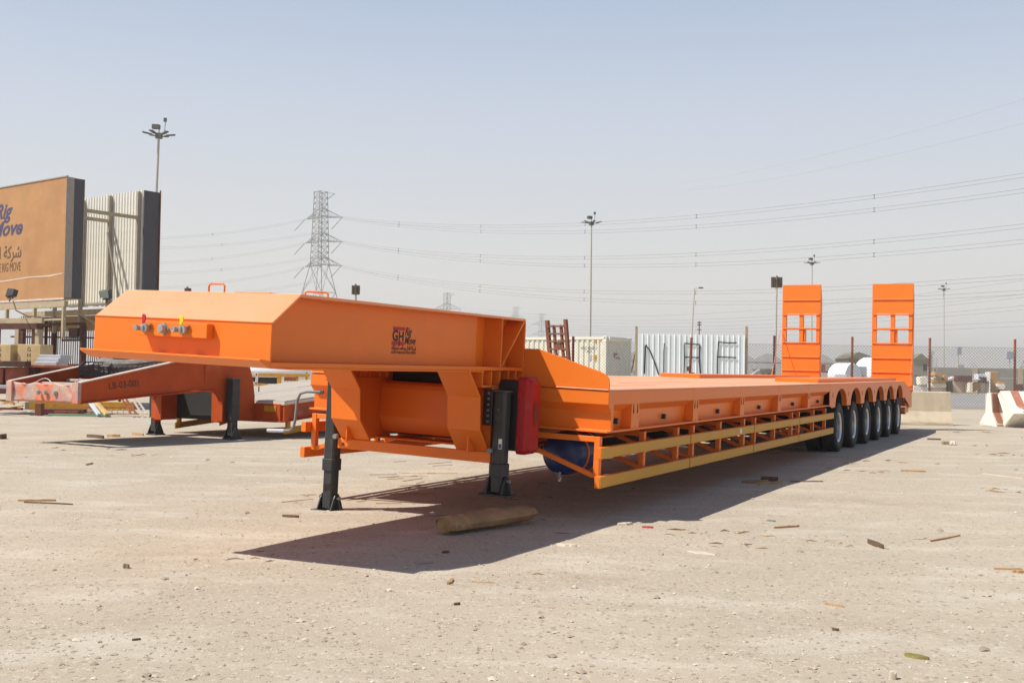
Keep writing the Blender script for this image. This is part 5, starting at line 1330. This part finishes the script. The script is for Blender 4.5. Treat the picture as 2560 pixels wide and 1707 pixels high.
tag(MB().bar(W(1580, 930, 46), W(1590, 870, 46), .06, .05).build('rusty_bar', M_rust), 'rusty bar leaning on the left post of the NAF panel', 'steel bar')

# ------------------------------------------------------------------ right side: barriers, wall, furniture dump, masts
def barrier(label, p0, p1, H=.87, stripes=None, m=M_conc, seed=1, roll=0.):
    L_ = (Vector(p1) - Vector(p0)).length; ang = math.atan2(p1[1] - p0[1], p1[0] - p0[0])
    t = thing('concrete_barrier', label, 'barrier', (p0[0], p0[1], 0), ang, 'concrete road barriers')
    pr_ = [(-.30, 0), (.30, 0), (.30, .06), (.285, .10), (.13, .36), (.09, H - .02), (.07, H), (-.07, H), (-.09, H - .02), (-.13, .36), (-.285, .10), (-.30, .06)]
    rr = random.Random(seed); n = 22; mb = MB(); N_ = len(pr_)
    for i in range(n + 1):
        x = L_ * i / n
        for (y, z) in pr_:
            j = (rr.uniform(-.006, .006), rr.uniform(-.006, .006), rr.uniform(-.006, .004)); e = rr.uniform(-.03, .02) if i in (0, n) else 0
            mb.v.append((x + e, y + j[1], max(0, z + j[2]) if z > .01 else 0))
    for i in range(n):
        for k in range(N_): mb.f.append((i * N_ + k, i * N_ + (k + 1) % N_, (i + 1) * N_ + (k + 1) % N_, (i + 1) * N_ + k))
    mb.f.append(tuple(range(N_))[::-1]); mb.f.append(tuple(n * N_ + k for k in range(N_)))
    mb.build('barrier_body', m, t, smooth=False)
    for (a, b_) in stripes or []:
        o_ = .004
        pp = [(-.30 - o_, .05), (-.285 - o_, .10), (-.13 - o_, .36), (-.09 - o_, H - .02), (-.07, H + o_), (.07, H + o_), (.09 + o_, H - .02), (.13 + o_, .36), (.285 + o_, .10), (.30 + o_, .05)]
        mb = MB(); mb.add([(a, y, z) for y, z in pp] + [(b_, y, z) for y, z in pp], [(k, k + 1, len(pp) + k + 1, len(pp) + k) for k in range(len(pp) - 1)])
        mb.build('painted_stripe', M_conor, t)
    return t
cB = Vector((W(2371, 900, 29).x, 28.9)); dB = Vector((-1, .16)).normalized() * 3.0
barrier('plain sandy concrete barrier behind the trailer tail', cB, cB + dB, .88, seed=2)
c2_ = Vector((W(2480, 900, 28.4).x, 28.6)); barrier('upright white barrier with one faded red stripe right of the road gap', c2_, c2_ + Vector((3.0, .9)), .87, [(.04, .24), (.95, 1.2), (1.7, 1.95), (2.4, 2.65)], M_conwh, 5)
tb = barrier('toppled white barrier with faded red stripes showing its underside at right edge', (0, 0), (3.0, 0), .87, [(.24, .46), (.74, 1.0), (1.3, 1.56), (1.9, 2.16), (2.5, 2.76)], M_conwh, 7)
pT = W(2512, 1067, 27.6)
tb.rotation_euler = (R(-36), 0, R(4)); tb.location = (pT.x + .27, 27.9, .26)
tb.location.z = .185
# rear wall
RWl = thing('block_wall', 'long grey block wall with pilasters behind the dumped furniture', 'wall', (W(2322, 900, 100).x, 100, 0), 0)
zt = W(2400, 919, 100).z; zs_ = W(2400, 943, 100).z
MB().box(0, 22, 0, .25, -.05, zs_ - .03).build('lower_course', M_wallg, RWl); MB().box(0, 22, .02, .25, zs_, zt).build('upper_course', M_wallg, RWl)
for px in (2330, 2438, 2552): x = W(px, 900, 100).x - RWl.location.x; MB().box(x - .22, x + .22, -.06, -.001, -.05, zt + .01).build('pilaster', M_conc, RWl)
MB().box(-3.2, -.05, .3, .5, 0, W(2300, 932, 100).z).build('side_wall', M_wallg, RWl)
MB().box(-3.2, -.05, .29, .31, W(2300, 938, 100).z, W(2300, 939.5, 100).z).build('wall_seam', M_dark, RWl)
FUR = [
 ('white_cabinet', 2302, 2322, 941, 961, M_furnw, 'pale box leaning left of the red brown post', R(0), R(-6)),
 ('loose_board', 2333, 2366, 949, 957, M_furn, 'flat tan board on the striped white cabinets', 0, R(3)),
 ('white_cabinet', 2329, 2367, 958, 969, M_furnw, 'upper pale drawer box of the left furniture stack', 0, 0),
 ('white_cabinet', 2328, 2369, 970, 981, M_furnw, 'lower pale drawer box of the left furniture stack', 0, 0),
 ('loose_board', 2336, 2357, 932, 941, M_furn, 'tan board tipped up on the left furniture stack', 0, R(16)),
 ('loose_board', 2357, 2369, 938, 948, M_furn, 'small tan offcut on the left furniture stack', 0, R(25)),
 ('dark_box', 2370, 2382, 953, 980, M_darkbr, 'narrow dark box left of the large pale cabinet', 0, 0),
 ('pale_cabinet', 2383, 2423, 952, 981, mat('pale_pink_cabinet', lin('cdb7a4'), .7, var=.05), 'large plain pale cabinet in the middle of the dump', 0, 0),
 ('pale_cabinet', 2424, 2433, 957, 981, M_furnw, 'slim pale cabinet at the right of the large one', 0, 0),
 ('dark_sofa', 2394, 2431, 939, 953, M_maroon, 'dark maroon sofa top on the large pale cabinet', 0, 0),
 ('loose_board', 2434, 2452, 957, 976, M_furn, 'tan panel tilted against the slim cabinet', 0, R(-18)),
 ('open_cabinet', 2452, 2474, 958, 980, M_furnw, 'white open frame in the middle of the dump', 0, 0),
 ('dark_box', 2456, 2468, 942, 957, M_darkbr, 'dark square box above the white frame', 0, 0),
 ('table_top', 2432, 2456, 947, 950, M_white, 'white table top behind the tilted tan panel', 0, 0),
 ('blue_white_board', 2446, 2476, 935, 950, mat('pale_blue_board', lin('ccd2e0'), .6), 'pale blue board against the wall', 0, 0),
 ('tall_board', 2478, 2496, 929, 983, M_furn, 'tall upright tan board standing above the dump', 0, 0),
 ('tall_board_edge', 2474.5, 2477.5, 930, 983, M_white, 'thin white edge board beside the tall tan board', 0, 0),
 ('white_cabinet', 2497, 2514, 960, 973, M_furnw, 'small white cabinet right of the tall tan board', 0, 0),
 ('loose_board', 2497, 2514, 955, 959, M_furn, 'tan lid on the small white cabinet', 0, 0),
 ('dark_box', 2496, 2520, 974, 983, M_darkbr, 'dark heap under the small white cabinet', 0, 0),
 ('dark_box', 2553, 2562, 960, 982, M_darkbr, 'dark box at the right picture edge', 0, R(-10)),
 ('white_sheet', 2283, 2320, 966, 981, M_white, 'white sheets spread at the left end of the dump', 0, R(8)),
 ('white_sheet', 2330, 2362, 943, 949, M_white, 'white sheet sagging over the left furniture stack', 0, R(-10)),
 ('white_sheet', 2370, 2392, 944, 950, M_white, 'small white sheet beside the maroon sofa', 0, R(-18)),
]
for k, (n, x0, x1, y0, y1, m, lb, rz, tl) in enumerate(FUR):
    D = 93 + (k % 4) * .35; o = blk(x0, x1, y0, y1, D, .9, m, n, lb, 'furniture', .03, rz, tl)
# far antennas, boards, ladder frames beyond the wall
def farmast(px, yt, yb_, bw, bh, D, lb):
    p = W(px, yt, D); t = thing('panel_mast', lb, 'mast', (p.x, D, 0), 0, 'small panel masts beyond the wall')
    MB().tube([(0, 0, 0), (0, 0, p.z)], .07, 8).build('pole', M_pole, t)
    MB().box(-bw / 2 + .1, bw / 2 + .1, -.15, .15, p.z - bh, p.z + .1).build('panel', mat('blue_grey_panel', lin('9aa4b4'), .5), t, bev=.02)
farmast(2396, 869, 919, .5, .8, 125, 'pale panel mast left of the wall middle'); farmast(2525, 881, 922, 1.0, .75, 125, 'darker panel mast at the right end of the wall')
blk(2397, 2411, 911, 921, 130, 1, M_lgrey, 'roof_unit', 'small grey roof unit beyond the wall', 'roof unit')
t = thing('yard_lamp', 'short lamp post with a pale green box lamp beside the shed', 'lamp post', (W(2330, 900, 96).x, 96, 0), 0)
p = W(2330, 880, 96); MB().tube([(0, 0, 0), (0, 0, p.z)], .06, 8).build('post', M_grey, t); MB().box(-.12, .18, -.1, .1, p.z - .25, p.z + .1).build('lamp_box', mat('pale_green_lamp', lin('b8c4a8'), .5), t)
t = thing('steel_ladder', 'thin steel ladder standing at the left end of the wall', 'ladder', (W(2335, 900, 99).x, 99, 0), 0)
for x in (0, .28): MB().bar((x, 0, 0), (x, 0, W(2335, 893, 99).z), .04).build('rail', M_lgrey, t)
for k in range(10): MB().bar((0, 0, .5 + k * .28), (.28, 0, .5 + k * .28), .03).build('rung', M_lgrey, t)
t = thing('wire_rack', 'small open wire rack on top of the wall', 'rack', (W(2434, 900, 99.8).x, 100.1, zt + .005), 0)
for x in (0, .18, .36): MB().bar((x, 0, 0), (x, 0, .42), .02).build('rack_bar', M_lgrey, t)
for z in (.2, .42): MB().bar((0, 0, z), (.36, 0, z), .02).build('rack_bar', M_lgrey, t)
# far skyline: low pale buildings and dusty tree line fading into the haze
for k, (px, wpx, yt, D, m) in enumerate(((1900, 40, 924, 280, M_shedw), (2450, 50, 933, 340, M_shedw))):
    a = W(px, 900, D); w_ = wpx * D / 2726; t = thing('far_building', ['flat pale building far right of the NAF panel', 'low far building behind the wall'][k], 'building', (a.x, D, 0), 0)
    hh = W(px, yt, D).z; MB().box(0, w_, 0, 8, 0, hh).build('wall', m, t); MB().box(-.2, w_ + .2, -.2, 8.2, hh + .003, hh + .3).build('roof', m, t)
    for q_ in range(int(w_ // 1.6)): MB().box(.5 + q_ * 1.6, 1.2 + q_ * 1.6, -.03, -.004, hh * .45, hh * .75).build('window', M_dark, t)
# ------------------------------------------------------------------ dusty air
hz = MB().box(-900, 900, -40, 1500, -1.2, 48).build('haze', bpy.data.materials.new('haze'))
hm = hz.data.materials[0]; hm.use_nodes = True; hn = hm.node_tree; hn.nodes.clear()
ho = hn.nodes.new('ShaderNodeOutputMaterial'); hv = hn.nodes.new('ShaderNodeVolumePrincipled')
hv.inputs['Color'].default_value = (.93, .92, .90, 1); hv.inputs['Density'].default_value = .0007; hv.inputs['Anisotropy'].default_value = .2
hn.links.new(hv.outputs[0], ho.inputs['Volume']); struct(hz, 'stuff', 'pale dusty haze')
